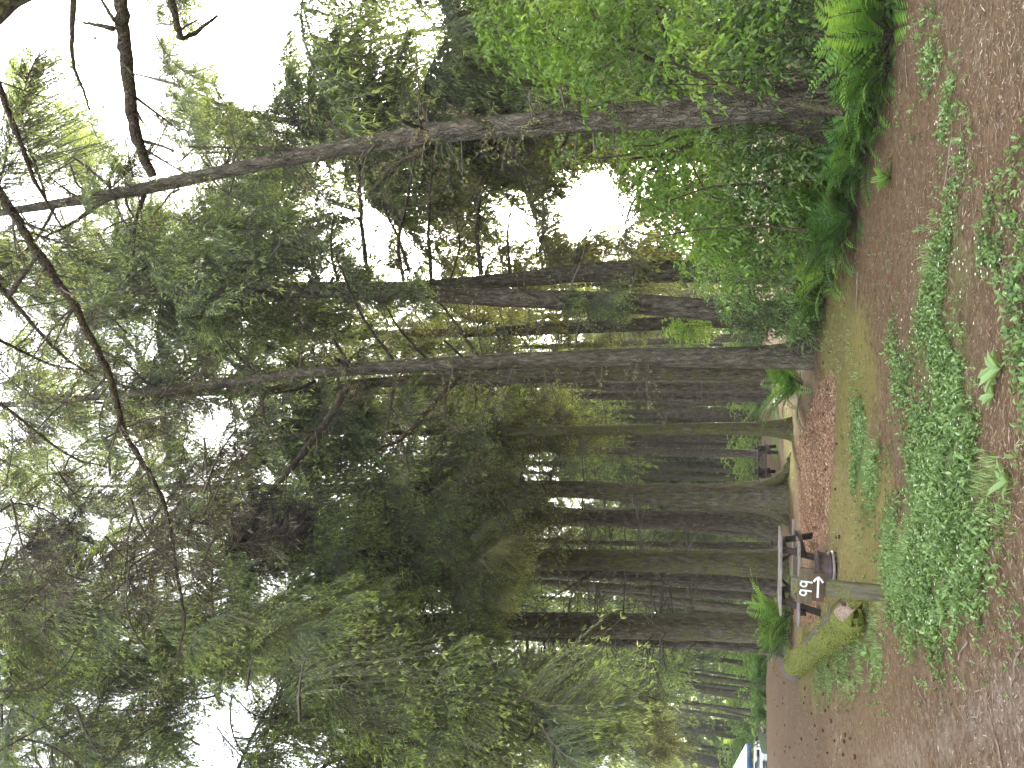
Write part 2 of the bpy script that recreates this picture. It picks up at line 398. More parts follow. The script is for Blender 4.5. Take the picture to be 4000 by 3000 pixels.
mb = MB(); q = np.concatenate([rand_in(CHIPS, 15000), rand_in(CHIPS2, 1500)]); n = len(q); P = lie(q, .012); a = rng.random(n) * 6.283
D = np.stack([np.cos(a), np.sin(a), rng.normal(0, .25, n)], -1); U = np.tile([0, 0, 1.], (n, 1)) + rng.normal(0, .4, (n, 3))
leaves(mb, P, D, U, .04 + .07 * rng.random(n), .012 + .014 * rng.random(n), rng.random(n), shape='blade')
o = mb.build('wood_chips', leaf_mat('wood_chip', [(0, (.12, .055, .032)), (.5, (.30, .16, .095)), (.9, (.5, .33, .21)), (1, (.7, .56, .42))], .05, .85)); tag(o, 'orange brown wood chips spread over the path in front of the trees', 'wood chips', kind='stuff')

def rosettes(q, nl, size, lift=.0, up=.55):
    """weed plants: q places, nl leaves each"""
    n = len(q); k = np.repeat(np.arange(n), nl); a = rng.random(len(k)) * 6.283; e = up + rng.normal(0, .3, len(k))
    D = np.stack([np.cos(a) * np.cos(e), np.sin(a) * np.cos(e), np.sin(e)], -1)
    sz = np.repeat(size, nl) * (.6 + .7 * rng.random(len(k)))
    P = lie(q, lift)[k] + D * sz[:, None] * .25 + np.stack([np.zeros(len(k)), np.zeros(len(k)), sz * rng.random(len(k)) * 1.1], -1)
    Nn = np.stack([-np.cos(a) * np.sin(e), -np.sin(a) * np.sin(e), np.cos(e)], -1) + rng.normal(0, .25, (len(k), 3))
    tt = np.clip(np.repeat(rng.normal(.5, .16, n), nl) + rng.normal(0, .14, len(k)), 0, 1)
    return P, D, Nn, sz, tt
def clumpy(q, thr=.0, f=2.3):
    x, y = q[:, 0], q[:, 1]
    v = np.sin(x * f + 1.7 * np.sin(y * f * .8)) + np.sin(y * f * 1.3 + 1.3 * np.sin(x * f * 1.1 + 2)) + .6 * np.sin(x * f * 2.7 + y * f * 2.1)
    return q[v + rng.normal(0, .5, len(q)) > thr]
mb = MB()
def feather(q, s_): return q + rng.normal(0, 1, q.shape) * np.array([s_, s_ * 1.3]) * rng.random((len(q), 1)) ** .5
for poly, n, sz, thr in ((W1, 9500, .026, -.75), (W2, 2800, .026, -.2), (W3, 5200, .025, .75), (W4, 800, .03, .1), (W5, 3000, .024, -.1), (W6, 900, .025, .35), (W7, 1700, .026, -.5)):
    q = clumpy(clumpy(feather(rand_in(poly, n), .42 if poly is W3 else .3), thr), -1.1, 5.1); q = q[q[:, 1] > 3.5]
    P, D, Nn, s, tt = rosettes(q, 7, sz * (.6 + .8 * rng.random(len(q)) ** 1.5))
    tt = np.clip(tt + .12 * np.sin(P[:, 0] * 3.1 + 1) * np.sin(P[:, 1] * 2.3), 0, 1)
    leaves(mb, P, D, Nn, s * 1.15, s * .62, tt)
q = clumpy(near_field(3200, 4.5, 20, .5), .9); q = q[q[:, 0] > -1.2 - .1 * q[:, 1]]
P, D, Nn, s, tt = rosettes(q, 6, .024 * (.7 + .6 * rng.random(len(q)))); leaves(mb, P, D, Nn, s, s * .5, tt)
for poly, n in ((W1, 80), (W3, 90), (W2, 40), (W6, 16)):
    q = rand_in(poly, n); P = np.repeat(lie(q, .05), 5, 0); a = np.tile(np.arange(5) * 1.2566, n); D = np.stack([np.cos(a), np.sin(a), np.full(5 * n, .35)], -1)
    leaves(mb, P, D, np.tile([0, 0, 1.], (5 * n, 1)), .013, .010, 1., mat=1)
o = mb.build('ground_cover', [WEED, PETAL]); tag(o, 'low green clover and chickweed spreading in patches over the brown floor', 'weeds', kind='stuff')

def grass(mb, q, per, hgt, tint=.6):
    n = len(q); k = np.repeat(np.arange(n), per); a = rng.random(len(k)) * 6.283; l = .25 + .45 * rng.random(len(k))
    D = np.stack([np.cos(a) * l, np.sin(a) * l, np.ones(len(k))], -1)
    P = lie(q, 0)[k] + rng.normal(0, .025, (len(k), 3)) * np.array([1, 1, 0])
    leaves(mb, P, D, rng.normal(0, 1, (len(k), 3)), hgt * (.5 + .8 * rng.random(len(k))), .006, np.clip(rng.normal(tint, .2, len(k)), 0, 1), shape='blade')
mb = MB()
for poly, n in ((W5, 500), (W1, 450), (W2, 140), (W7, 300)) + tuple((p, 70) for p in MOSS): grass(mb, clumpy(rand_in(poly, n), .2, 3.1), 9, .075)
for px, py in ((3640, 1000), (3660, 1030), (3620, 980), (3910, 1900), (3920, 1930), (3880, 1860), (3860, 1930), (3430, 2590), (3450, 2560), (3300, 2600), (3440, 2350), (3436, 2280), (3500, 2270)):
    g = gpt(px, py)[:2]; grass(mb, g + rng.normal(0, .14, (14, 2)), 7, .085, .6)
o = mb.build('grass', WEED); tag(o, 'short thin grass growing among moss and weeds', 'grass', kind='stuff')

# larger dock-like plants near the camera
def dock(loc, s, label):
    mb = MB(); n = 7; a = np.arange(n) * 2.4; e = .35 + .35 * rng.random(n)
    D = np.stack([np.cos(a) * np.cos(e), np.sin(a) * np.cos(e), np.sin(e)], -1); z = np.tile([0, 0, 1.], (n, 1))
    leaves(mb, np.zeros((n, 3)), D, z - D * D[:, 2:3], s * (.7 + .5 * rng.random(n)), s * .36, .5 + .3 * rng.random(n), shape='oval')
    for k in range(n): mb.tube([(0, 0, 0), D[k] * s * .25], s * .018, 4, 0, .6, False)
    o = mb.build('dock_plant', WEED); o.location = Vector(loc); return tag(o, label, 'weed plant', 'broad dock plants on the camp floor')
for px, py, s, lb in ((3950, 1880, .15, 'pale broad leaved dock plant nearest the camera, beside a grass tuft'), (3875, 1545, .13, 'yellow green dock plant in front of the thick clover patch'),
                      (3710, 2390, .15, 'spiky dock plant at the edge of clover beyond the sign post'), (3650, 1900, .12, 'broad leaf dock rising from the middle of the clover'),
                      (3400, 2560, .2, 'dock plant between the mossy log and the bare road'), (3900, 1440, .2, 'dock plant at the near end of the clover, beside bare needles')):
    g = gpt(px, py); dock((g[0], g[1], float(gz(g[0], g[1]))), s, lb)

for k, (px, py, l, a) in enumerate(((3560, 250, .5, .3), (3600, 205, .45, 1.2), (3710, 640, .4, 2.6), (3900, 1060, .5, .6), (3360, 1150, .6, 2.9), (3570, 1700, .5, .2), (3800, 2800, .3, 2.0), (3610, 2700, .35, 1.4), (3900, 2900, .4, .9), (3770, 2540, .3, 2.3), (3700, 2250, .35, .5), (3960, 2620, .3, 2.7))):
    g = gpt(px, py); mb = MB(); s = np.linspace(-.5, .5, 6)[:, None]
    P = np.array([[math.cos(a), math.sin(a), 0]]) * s * l + rng.normal(0, .012, (6, 3)) * np.array([1, 1, .2])
    mb.tube(P, np.linspace(.009, .004, 6), 5)
    o = mb.build('fallen_twig', simple_noise('old_twig', (.09, .06, .045), (.28, .21, .16)) if k == 0 else bpy.data.materials['old_twig']); o.location = Vector((g[0], g[1], float(gz(g[0], g[1])) + .012))
    tag(o, 'thin brown fallen twig lying on the needle covered floor', 'twig', 'fallen twigs on the camp floor')
CONE = simple_noise('cone_scale', (.03, .016, .01), (.13, .075, .045), 60)
for k in range(85):
    if k < 60: q = gpt(3020 + 330 * random.random() ** 1.2, 2480 + 480 * random.random())
    else: q = gpt(3120 + 160 * random.random(), 1350 + 850 * random.random())
    if k == 0:
        mb = MB(); prof = [(.0, -.04), (.014, -.036), (.02, -.02), (.017, -.016), (.023, 0), (.018, .004), (.02, .02), (.014, .024), (.012, .036), (0, .042)]
        mb.lathe(prof, (0, 0, 0), 8); cone0 = mb.build('spruce_cone', CONE); o = cone0
    else: o = cone0.copy(); COL.objects.link(o)
    o.location = Vector((q[0], q[1], float(gz(q[0], q[1])) + .022)); o.rotation_euler = (1.57, 0, random.random() * 6.3); o.scale = (.9,) * 3
    tag(o, 'small dark spruce cone lying on the bare camp floor', 'cone', 'spruce cones scattered on the floor')

# ------------------------------------------------------------------ conifer foliage
def bough(seed, nb, K, bl, bw, droop=.22, hang=(.45, 1.5), stems=True, twiggy=False):
    """one unit bough along +x: returns vertices, faces, material index, tint"""
    r = np.random.default_rng(seed); mb = MB()
    def main(t):
        return np.stack([t, .05 * np.sin(t * 5 + seed), .10 * np.sin(np.minimum(t, 1) * 2.6) - droop * t ** 2.2], -1)
    tt = np.linspace(0, 1, 8)
    mb.tube(main(tt), np.linspace(.013, .003, 8), 4, 1, .4, False)
    t0 = np.sort(.1 + .9 * r.random(nb) ** .85); side = np.where(r.random(nb) < .5, 1., -1.)
    base = main(t0); ln = (.40 * (1 - t0) ** .8 + .10) * r.uniform(.6, 1.25, nb)
    a = np.radians(r.uniform(30, 70, nb)); hg = r.uniform(*hang, nb)
    dr = np.stack([np.cos(a), side * np.sin(a), r.normal(-.05, .15, nb)], -1)
    s = np.linspace(.08, 1, K)
    pos_ = base[:, None] + dr[:, None] * (ln[:, None] * s)[..., None]
    pos_[..., 2] -= hg[:, None] * ln[:, None] * s ** 2
    tan = np.repeat(dr[:, None], K, 1).copy(); tan[..., 2] -= 2 * hg[:, None] * s
    tan /= np.linalg.norm(tan, axis=-1, keepdims=True)
    sv = np.cross(tan, np.array([0, 0, 1.])); sv /= np.linalg.norm(sv, axis=-1, keepdims=True) + 1e-6
    if stems:
        P0, P1 = pos_[:, 0], pos_[:, K // 2]; P2 = pos_[:, -1]
        wv = sv[:, 0] * .0035
        Vv = np.stack([base - wv, base + wv, P1 + wv * .8, P1 - wv * .8, P2 + wv * .4, P2 - wv * .4], 1)
        k = np.arange(nb)[:, None] * 6
        mb.add(Vv.reshape(-1, 3), np.concatenate([k + np.array([[0, 1, 2, 3]]), k + np.array([[3, 2, 4, 5]])]), 1, .4)
    for sg in (1, -1):
        d = tan * .75 + sv * sg * r.uniform(.12, .65, (nb, K, 1)) + np.array([0, 0, -.38]) + r.normal(0, .22, (nb, K, 3))
        nrm = np.cross(sv, tan) + r.normal(0, .45, (nb, K, 3))
        L = bl * r.uniform(.6, 1.3, (nb, K)) * (1.15 - .45 * s)
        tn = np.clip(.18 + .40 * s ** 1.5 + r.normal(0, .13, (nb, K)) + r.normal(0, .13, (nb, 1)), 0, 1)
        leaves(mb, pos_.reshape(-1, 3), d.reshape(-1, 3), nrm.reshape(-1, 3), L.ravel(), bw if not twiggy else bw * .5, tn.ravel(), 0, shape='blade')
    # fresh tips
    tipm = np.concatenate([np.where(r.random(nb) < .85)[0]] * 3)
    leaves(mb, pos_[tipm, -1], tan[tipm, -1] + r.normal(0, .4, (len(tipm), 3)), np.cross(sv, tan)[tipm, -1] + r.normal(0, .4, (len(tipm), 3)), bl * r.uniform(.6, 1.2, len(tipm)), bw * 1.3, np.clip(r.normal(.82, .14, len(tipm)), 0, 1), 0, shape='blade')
    V = np.concatenate(mb.v); 
    F = np.concatenate([f[0] for f in mb.f if f[0].shape[1] == 4]); Mi = np.concatenate([f[1] for f in mb.f if f[0].shape[1] == 4]); Ti = np.concatenate([f[2] for f in mb.f if f[0].shape[1] == 4])
    return V, F, Mi, Ti

LIB_NEAR = [bough(k, 92, 11, .056, .0068) for k in range(5)]
LIB_MID = [bough(20 + k, 72, 9, .068, .0086) for k in range(6)]
LIB_FAR = [bough(40 + k, 32, 6, .12, .018, stems=False) for k in range(5)]
LIB_TWIG = [bough(60 + k, 34, 4, .13, .0045, droop=.1, hang=(-.1, .5)) for k in range(5)]

# openings of bright sky between the crowns (outlines as seen from the site)
SKY = [[(10, 75), (30, 0), (300, 0), (285, 60), (335, 200), (312, 260), (333, 335), (285, 315), (262, 300), (240, 205), (200, 230), (150, 190), (110, 160), (80, 110)],
       [(395, 100), (470, 60), (505, 20), (505, -30), (670, -30), (650, 55), (592, 80), (585, 150), (545, 240), (505, 220), (500, 150), (430, 130)],
       [(1075, 455), (1115, 410), (1150, 450), (1110, 485)], [(1205, 430), (1275, 362), (1318, 395), (1288, 465), (1240, 520)],
       [(640, 400), (740, 350), (785, 372), (690, 430)], [(395, 1600), (480, 1555), (500, 1600), (470, 1700), (400, 1700)], [(555, 1440), (590, 1430), (595, 1540), (570, 1550)],
       [(900, 100), (960, 60), (985, 110), (930, 170)], [(420, 900), (450, 905), (445, 945), (420, 935)], [(770, 500), (800, 440), (820, 470), (800, 520)]]
SKY = [[(a * 1.8083, b * 1.8083) for a, b in p] for p in SKY]
# open view between the trunks, below the crowns
UNDER = [[(2120, 1480), (2060, 1800), (2080, 2060), (2150, 2150), (2250, 2400), (2500, 2560), (2620, 3100), (3400, 3100), (3400, 1200), (2500, 1230)]]
def in_any(P, polys):
    uv, _ = proj(P); r = np.zeros(uv.shape[:-1], bool)
    for p in polys: r |= inpoly(uv, p)
    return r

def crown_mesh(mb, specs, lib, carve=True, tshift=0.0, matmap=(0, 1), keep=0.0):
    """specs: rows (root xyz, azimuth, pitch, roll, length)"""
    for (p, az, pi_, ro, L, ts) in specs:
        Rm = np.array(Matrix.Rotation(az, 3, 'Z') @ Matrix.Rotation(-pi_, 3, 'Y') @ Matrix.Rotation(ro, 3, 'X'))
        p = np.array(p)
        if carve:
            ax = p + (Rm @ np.array([[.35, 0, 0], [.65, .0, -.06], [1, 0, -.22], [.75, .22, -.2], [.75, -.22, -.2], [.5, .25, -.2], [.5, -.25, -.2]]).T).T * L
            if in_any(ax, SKY).sum() >= 1 and random.random() > keep: continue
            if in_any(ax, UNDER).sum() >= 2 and random.random() > .06: continue
        V, F, Mi, Ti = lib[random.randrange(len(lib))]
        sc = np.array([1, 1 + random.uniform(-.15, .25), 1 + random.uniform(-.2, .4)])
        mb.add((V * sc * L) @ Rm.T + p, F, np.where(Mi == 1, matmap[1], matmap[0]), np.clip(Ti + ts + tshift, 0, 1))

def whorls(axis, z0, z1, n, Lmax, low=.75, pit0=-.25, pit1=.35, azc=None, azs=3.2):
    """axis(z) gives the trunk centre; boughs from z0 to z1"""
    out = []
    for k in range(n):
        f = (k + random.random()) / n; z = z0 + (z1 - z0) * f
        shape = (low + (1 - low) * min(1, f * 4)) * (1 - max(0, f - .25) / .78) ** .8 + .06
        az = k * 2.39996 + random.uniform(-.5, .5) if azc is None else azc + random.uniform(-azs, azs)
        out.append((axis(z), az, pit0 + (pit1 - pit0) * f + random.gauss(0, .12), random.gauss(0, .25), Lmax * shape * random.uniform(.7, 1.2), random.gauss(0, .08)))
    return out

# ------------------------------------------------------------------ trunks
def trunk_curve(pts, top_z, base_z):
    """pts: list of (xyz, radius) bottom to top; extended to base and top"""
    P = np.array([p for p, r in pts]); rr = np.array([r for p, r in pts])
    o = np.argsort(P[:, 2]); P, rr = P[o], rr[o]
    if P[0, 2] > base_z + .05:
        d = (P[1] - P[0]) / max(P[1, 2] - P[0, 2], .1); q = P[0] + d * (base_z - .15 - P[0, 2]) * .6; q[2] = base_z - .15
        P = np.vstack([q, P]); rr = np.concatenate([[rr[0] * 1.06], rr])
    else: P[0, 2] = base_z - .15
    if top_z > P[-1, 2] + 1:
        d = P[-1] - P[-2]; d /= max(d[2], .3)
        h = top_z - P[-1, 2]; q = P[-1] + d * h * .6; q[2] = top_z
        P = np.vstack([P, q]); rr = np.concatenate([rr, [max(.02, rr[-1] * .12)]])
    z = P[:, 2]
    return lambda zz: np.array([np.interp(zz, z, P[:, k]) for k in range(2)] + [zz]), lambda zz: np.interp(zz, z, rr), z[0], z[-1]

def trunk_mesh(mb, ax, rad, zb, zt, n=14, flare=.6, fh=.4, seed=0, gbase=0, knots=10):
    r = np.random.default_rng(seed)
    H = zt - zb
    zs = np.unique(np.concatenate([zb + np.array([0, .08, .16, .26, .4, .6, .85, 1.2]), np.arange(zb + 1.6, zt, .45), [zt]]))
    zs = zs[(zs >= zb) & (zs <= zt)]
    th = np.arange(n) * 2 * np.pi / n; ph = r.random(4) * 6.28
    kz = r.uniform(zb + 1, min(zt, zb + 16), knots); kt = r.random(knots) * 6.28
    V = []
    # smooth the axis
    A = np.array([ax(z) for z in zs]); 
    for _ in range(3): A[1:-1, :2] = (A[:-2, :2] + 2 * A[1:-1, :2] + A[2:, :2]) / 4
    for z, a in zip(zs, A):
        h = max(0, z - gbase); fl = math.exp(-h / fh) * flare
        lob = 1 + fl * (.75 + .5 * np.cos(3 * th + ph[0]) + .35 * np.cos(5 * th + ph[1])) + .03 * np.sin(2 * th + ph[2] + z * .5) + .02 * np.sin(5 * th + ph[3] + z * 1.3) + r.normal(0, .012, n)
        for q in range(knots):
            dt = np.angle(np.exp(1j * (th - kt[q]))); lob = lob + .13 * np.exp(-((z - kz[q]) / .22) ** 2 - (dt / .5) ** 2)
        R_ = rad(z) * lob
        V.append(np.stack([a[0] + R_ * np.cos(th), a[1] + R_ * np.sin(th), np.full(n, z)], -1))
    V = np.array(V); k = len(zs); i, j = np.meshgrid(np.arange(k - 1), np.arange(n), indexing='ij'); j2 = (j + 1) % n
    mb.add(V.reshape(-1, 3), np.stack([i * n + j, i * n + j2, (i + 1) * n + j2, (i + 1) * n + j], -1).reshape(-1, 4))
    mb.add(V[-1], np.arange(n)[None])

def twig_tree(mb, p, d, L, r0, depth=2, mat=0, droop=.25, lich=None, rr=random, n=None):
    """one dead branch with side twigs"""
    p = np.array(p, float); d = np.array(d, float); d /= np.linalg.norm(d)
    K = max(4, n or int(3 + L * 3)); pts = [p]; dd = d.copy(); st = L / (K - 1)
    for k in range(K - 1):
        dd = dd + np.array([rr.gauss(0, .11), rr.gauss(0, .11), rr.gauss(0, .09) - droop * st * .5]); dd /= np.linalg.norm(dd)
        pts.append(pts[-1] + dd * st)
    pts = np.array(pts)
    mb.tube(pts, np.linspace(r0, max(r0 * .25, .0025), K), 5 if r0 > .012 else 3, mat, rr.uniform(.2, .7), False)
    if lich is not None:
        for q in pts[1:]:
            if rr.random() < .35: lich.append((q, L))
    if depth > 0:
        m = int(2 + L * 3.0)
        for k in range(m):
            f = rr.uniform(.15, .98); x = f * (K - 1); i0 = int(min(x, K - 2)); q = pts[i0] + (pts[i0 + 1] - pts[i0]) * (x - i0)
            tdir = pts[i0 + 1] - pts[i0]; tdir /= np.linalg.norm(tdir)
            sd_ = np.cross(tdir, [rr.gauss(0, .4), rr.gauss(0, .4), 1]); sd_ /= np.linalg.norm(sd_) + 1e-6
            nd = tdir * rr.uniform(.4, .9) + sd_ * rr.choice((-1, 1)) * rr.uniform(.5, 1) + np.array([0, 0, rr.uniform(-.5, .3)])
            twig_tree(mb, q, nd, L * rr.uniform(.2, .5) * (1.1 - .5 * f), max(r0 * .42, .003), depth - 1, mat, droop, lich, rr)

def lichen_tufts(mb, spots, mat=1, per=4, s=.05):
    if not spots: return
    P = np.array([q for q, _ in spots]); n = len(P) * per
    P = np.repeat(P, per, 0) + rng.normal(0, .015, (n, 3)); D = rng.normal(0, 1, (n, 3)) + np.array([0, 0, -.5])
    leaves(mb, P, D, rng.normal(0, 1, (n, 3)), s * rng.uniform(.5, 1.4, n), s * .6, np.clip(rng.normal(.6, .25, n), 0, 1), mat, shape='blade')

def limb(root, path, w0, w1, lichen=True, twigs=10, tl=.6, seed=0, name='limb', mat=None, n=7):
    """explicit limb: path of xyz, radius from w0 to w1 (metres), side twigs as one sub-part"""
    P = np.array(path, float); k = len(P); u = np.linspace(0, k - 1, max(8, k * 4))
    # Catmull-Rom like smoothing
    Q = np.stack([np.interp(u, np.arange(k), P[:, c]) for c in range(3)], -1)
    for _ in range(2): Q[1:-1] = (Q[:-2] + 2 * Q[1:-1] + Q[2:]) / 4
    rr = random.Random(seed)
    Q[1:-1] += np.array([[rr.gauss(0, w0 * .12) for _ in range(3)] for _ in range(len(Q) - 2)])
    rad = np.linspace(w0, w1, len(Q)) * np.array([1 + rr.uniform(-.1, .12) for _ in range(len(Q))])
    mb = MB(); mb.tube(Q, rad, n)
    o = mb.build(name, mat or TWIG, root, smooth=True); o['moss'] = .45
    if twigs:
        mb = MB(); lich = []
        for _ in range(twigs):
            f = rr.uniform(.1, 1); i0 = int(f * (len(Q) - 2)); q = Q[i0]; d = Q[i0 + 1] - Q[i0]; d /= np.linalg.norm(d)
            s_ = np.cross(d, [rr.gauss(0, 1), rr.gauss(0, 1), rr.gauss(0, 1)]); s_ /= np.linalg.norm(s_) + 1e-6
            twig_tree(mb, q, d * .6 + s_, tl * rr.uniform(.4, 1.3), max(.003, rad[i0] * .35), 1, 0, .3, lich, rr)
        if lichen: lichen_tufts(mb, lich, 1, 4, .04)
        mb.build('twigs', [DEADTWIG, LICHEN], o)
    return o

TREES = {}
def tree(key, pts, label, basepx=None, Y=None, top=27, crown=None, dead=(14, 2, 9, 1.2), moss=.2, flare=.5, cat='tree', group='spruce trees of the camp wood', lib=None, name='spruce_tree', n=14, tshift=0.0, gold=False, fh=.4):
    """pts: (px, py, width px) along the trunk, first the lowest"""
    if Y is None: Y = float(gpt(basepx, pts[0][1])[1])
    P = [(at(a, b, Y), wm(w_, Y) / 2) for a, b, w_ in pts]
    b = P[0][0]; bz = float(gz(b[0], b[1]))
    ax, rad, zb, zt = trunk_curve(P, top, bz)
    base = ax(bz); root = thing(name, (base[0], base[1], bz), label, cat, group)
    seed = sum(ord(c) * (i + 3) for i, c in enumerate(key))
    mb = MB(); trunk_mesh(mb, ax, rad, zb, zt, n, flare, fh, seed, bz)
    o = mb.build('trunk', BARK, root, smooth=True); o['moss'] = moss
    rr = random.Random(seed)
    if dead and dead[0]:
        mb = MB(); lich = []
        for _ in range(dead[0]):
            z = bz + rr.uniform(dead[1], dead[2]); a = rr.random() * 6.283; L = dead[3] * rr.uniform(.3, 1.3)
            c = ax(z); d = np.array([math.cos(a), math.sin(a), rr.uniform(-.25, .35)])
            twig_tree(mb, c + d * rad(z) * .8, d, L, min(.028, .009 + L * .009), 1 if Y > 18 else 2, 0, .25, lich, rr)
        lichen_tufts(mb, lich[::2], 1, 3, .05)
        mb.build('dead_branches', [DEADTWIG, LICHEN], root)
    if crown:
        z0, z1, nb, L = crown[:4]; kw = crown[4] if len(crown) > 4 else {}
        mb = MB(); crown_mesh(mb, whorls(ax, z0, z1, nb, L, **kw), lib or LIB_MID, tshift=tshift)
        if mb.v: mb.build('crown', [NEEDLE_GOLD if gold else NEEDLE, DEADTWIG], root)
    TREES[key] = (root, ax, rad, Y)
    return root

# ------------------------------------------------------------------ the trees one can tell apart
# tall leaning spruce beside the leafy bank
tree('R1', [(3188, 387, 132), (2864, 419, 118), (2382, 461, 96), (1900, 497, 85), (1482, 551, 74), (964, 650, 62), (482, 753, 56), (0, 832, 36)], 'tall bare spruce leaning over the fern bank, its foot hidden in ivy and ferns', Y=10.2, top=24,
     crown=(11.5, 24, 26, 2.2), dead=(70, 3.2, 12.5, .8), moss=.12, n=20, lib=LIB_NEAR, flare=.25)
tree('R2a', [(2760, 1212, 84), (2450, 1182, 80), (2000, 1164, 76), (1600, 1143, 66), (1300, 1140, 60), (1000, 1139, 56), (800, 1135, 44)], 'thick spruce trunk standing forward in the close pair behind the leafy bank', Y=19, top=30,
     crown=(15, 30, 55, 3.4), dead=(40, 5, 13, 1.6), moss=.12)
tree('R2b', [(2680, 1062, 84), (2514, 1058, 88), (2260, 1065, 72), (2000, 1096, 62), (1600, 1125, 54), (1200, 1120, 46)], 'darker spruce trunk at the back of the close pair, crossing behind its neighbour', Y=21, top=28,
     crown=(14, 28, 44, 3.4), dead=(24, 5, 13, 1.6), moss=.1)
tree('R3', [(2860, 1250, 58), (2650, 1259, 54), (2430, 1272, 50), (1900, 1297, 40), (1300, 1310, 30), (900, 1315, 20)], 'slim spruce with many short stubs between the close pair and the scaly trunk', Y=27, top=28,
     crown=(17, 28, 36, 3), dead=(95, 3, 17, 1.7), moss=.12)
tree('T1', [(3175, 1385, 100), (2986, 1398, 84), (2600, 1396, 76), (2400, 1397, 74), (1900, 1413, 60), (1500, 1434, 56), (1250, 1452, 52), (1000, 1479, 46), (600, 1527, 40), (300, 1560, 30)], 'scaly grey brown spruce standing at the end of the leafy bank, knots up its trunk', basepx=3168, top=27,
     crown=(18.5, 27, 22, 3.0), dead=(60, 3.5, 18, 1.3), moss=.28, n=18, flare=.35)
tree('T2', [(3040, 1460, 66), (2600, 1452, 62), (2400, 1456, 60), (1900, 1475, 54), (1500, 1492, 46), (1150, 1520, 40)], 'mossy spruce trunk half hidden behind the scaly grey brown one', Y=22, top=27,
     crown=(14, 27, 40, 3.4), dead=(30, 4, 14, 1.4), moss=.45)
tree('T3a', [(2960, 1484, 24), (2600, 1488, 22), (2300, 1492, 18)], 'thin dark trunk just past the mossy half hidden spruce', Y=42, top=30, crown=(15, 30, 28, 3.4), dead=(24, 3, 14, 1.4))
tree('T3b', [(2960, 1512, 42), (2600, 1510, 40), (2300, 1506, 30)], 'dark trunk rising behind the big sword fern, broader than its thin neighbour', Y=36, top=30, crown=(14, 30, 34, 3.4), dead=(36, 3, 13, 1.5))
tree('T4', [(2950, 1552, 40), (2600, 1549, 38), (2300, 1545, 30)], 'dark straight trunk behind the outer fronds of the big sword fern', Y=38, top=30, crown=(15, 30, 34, 3.4), dead=(36, 3, 14, 1.5))
tree('T5', [(2960, 1624, 50), (2600, 1620, 44), (2200, 1616, 34)], 'dark brown trunk behind the slender mossy tree, on the side of the sword fern', basepx=2963, top=33, crown=(17, 33, 40, 3.8), dead=(50, 3, 16, 1.6), moss=.1)
tree('T6', [(3080, 1676, 54), (2800, 1674, 46), (2400, 1681, 42), (2000, 1688, 34), (1700, 1688, 26), (1500, 1690, 20)], 'slender olive mossy spruce standing alone at the edge of the wood chips', basepx=3092, top=21,
     crown=(9.5, 21, 42, 2.6), dead=(42, 3.5, 13, 1.4), moss=.72, flare=.6)
tree('T7', [(2960, 1716, 34), (2600, 1712, 30), (2200, 1704, 24)], 'grey brown trunk close behind the slender mossy tree, on the table side', basepx=2965, top=31, crown=(16, 31, 34, 3.4), dead=(40, 3, 15, 1.5))
tree('T8', [(2940, 1744, 24), (2600, 1738, 22)], 'narrow far trunk rising behind the near end of the far tables', Y=54, top=30, crown=(14, 30, 30, 3.6), dead=(16, 3, 10, 1.5))
tree('T9', [(2935, 1773, 32), (2600, 1766, 28), (2200, 1758, 22)], 'far trunk rising behind the middle of the far tables', Y=46, top=30, crown=(15, 30, 30, 3.6), dead=(26, 3, 10, 1.5))
tree('T10', [(2950, 1826, 42), (2600, 1822, 36), (2250, 1815, 28)], 'dark trunk behind the far tables with a moss lit edge and short snags', basepx=2960, top=29, crown=(14, 29, 34, 3.4), dead=(50, 2, 9, .9), moss=.3)
tree('T11', [(2945, 1868, 30), (2650, 1862, 24)], 'greenish far trunk showing beside the great buttressed spruce', Y=55, top=28, crown=(10, 28, 34, 3.4), dead=(20, 3, 10, 1.3), moss=.5)
tree('T12', [(3060, 1942, 104), (2900, 1940, 94), (2600, 1934, 86), (2300, 1914, 68), (2100, 1909, 64), (1750, 1904, 58), (1340, 1910, 44)], 'great spruce with broad buttress roots, one mossy root running toward the far tables', basepx=3080, top=31,
     crown=(12, 31, 34, 4.4), dead=(44, 4, 13, 2), moss=.48, flare=.85, n=24, fh=.7)
tree('T13', [(3030, 2040, 96), (2800, 2030, 74), (2500, 2024, 70), (2300, 2021, 62)], 'broad dark spruce close behind the great buttressed one', basepx=3045, top=31, crown=(14, 31, 24, 4.2), dead=(44, 3, 12, 1.8), moss=.3, flare=.7, n=20)
tree('T14', [(3000, 2073, 15), (2700, 2068, 14)], 'thin dark stem in the gap beyond the table, next to the broad dark spruce', Y=46, top=24, crown=(13, 24, 22, 2.6), dead=(26, 2, 9, 1))
tree('T15', [(3030, 2134, 30), (2700, 2128, 26), (2300, 2120, 18)], 'slim trunk with pale lit edge just behind the mossy trunk at the table', basepx=3030, top=28, crown=(13, 28, 30, 3.2), dead=(36, 2, 11, 1.3), moss=.45)
tree('T16', [(3070, 2205, 100), (2900, 2199, 92), (2500, 2190, 82), (2150, 2183, 78), (1560, 2169, 58)], 'large moss covered spruce standing right behind the picnic table', basepx=3075, top=31,
     crown=(11.5, 31, 36, 4.6), dead=(40, 3, 12, 2.2), moss=.62, flare=.42, n=22, fh=.55)
tree('T17', [(3030, 2282, 62), (2800, 2274, 56), (2500, 2256, 44), (2100, 2240, 38)], 'brown trunk standing behind the edge of the mossy table side spruce', basepx=3035, top=29, crown=(13, 29, 20, 4), dead=(44, 3, 11, 2), moss=.15)
tree('T18', [(2990, 2334, 22), (2700, 2326, 18)], 'thin far trunk above the sign, nearer the mossy spruce', Y=48, top=26, crown=(14, 26, 24, 3), dead=(36, 2, 10, 1.3))
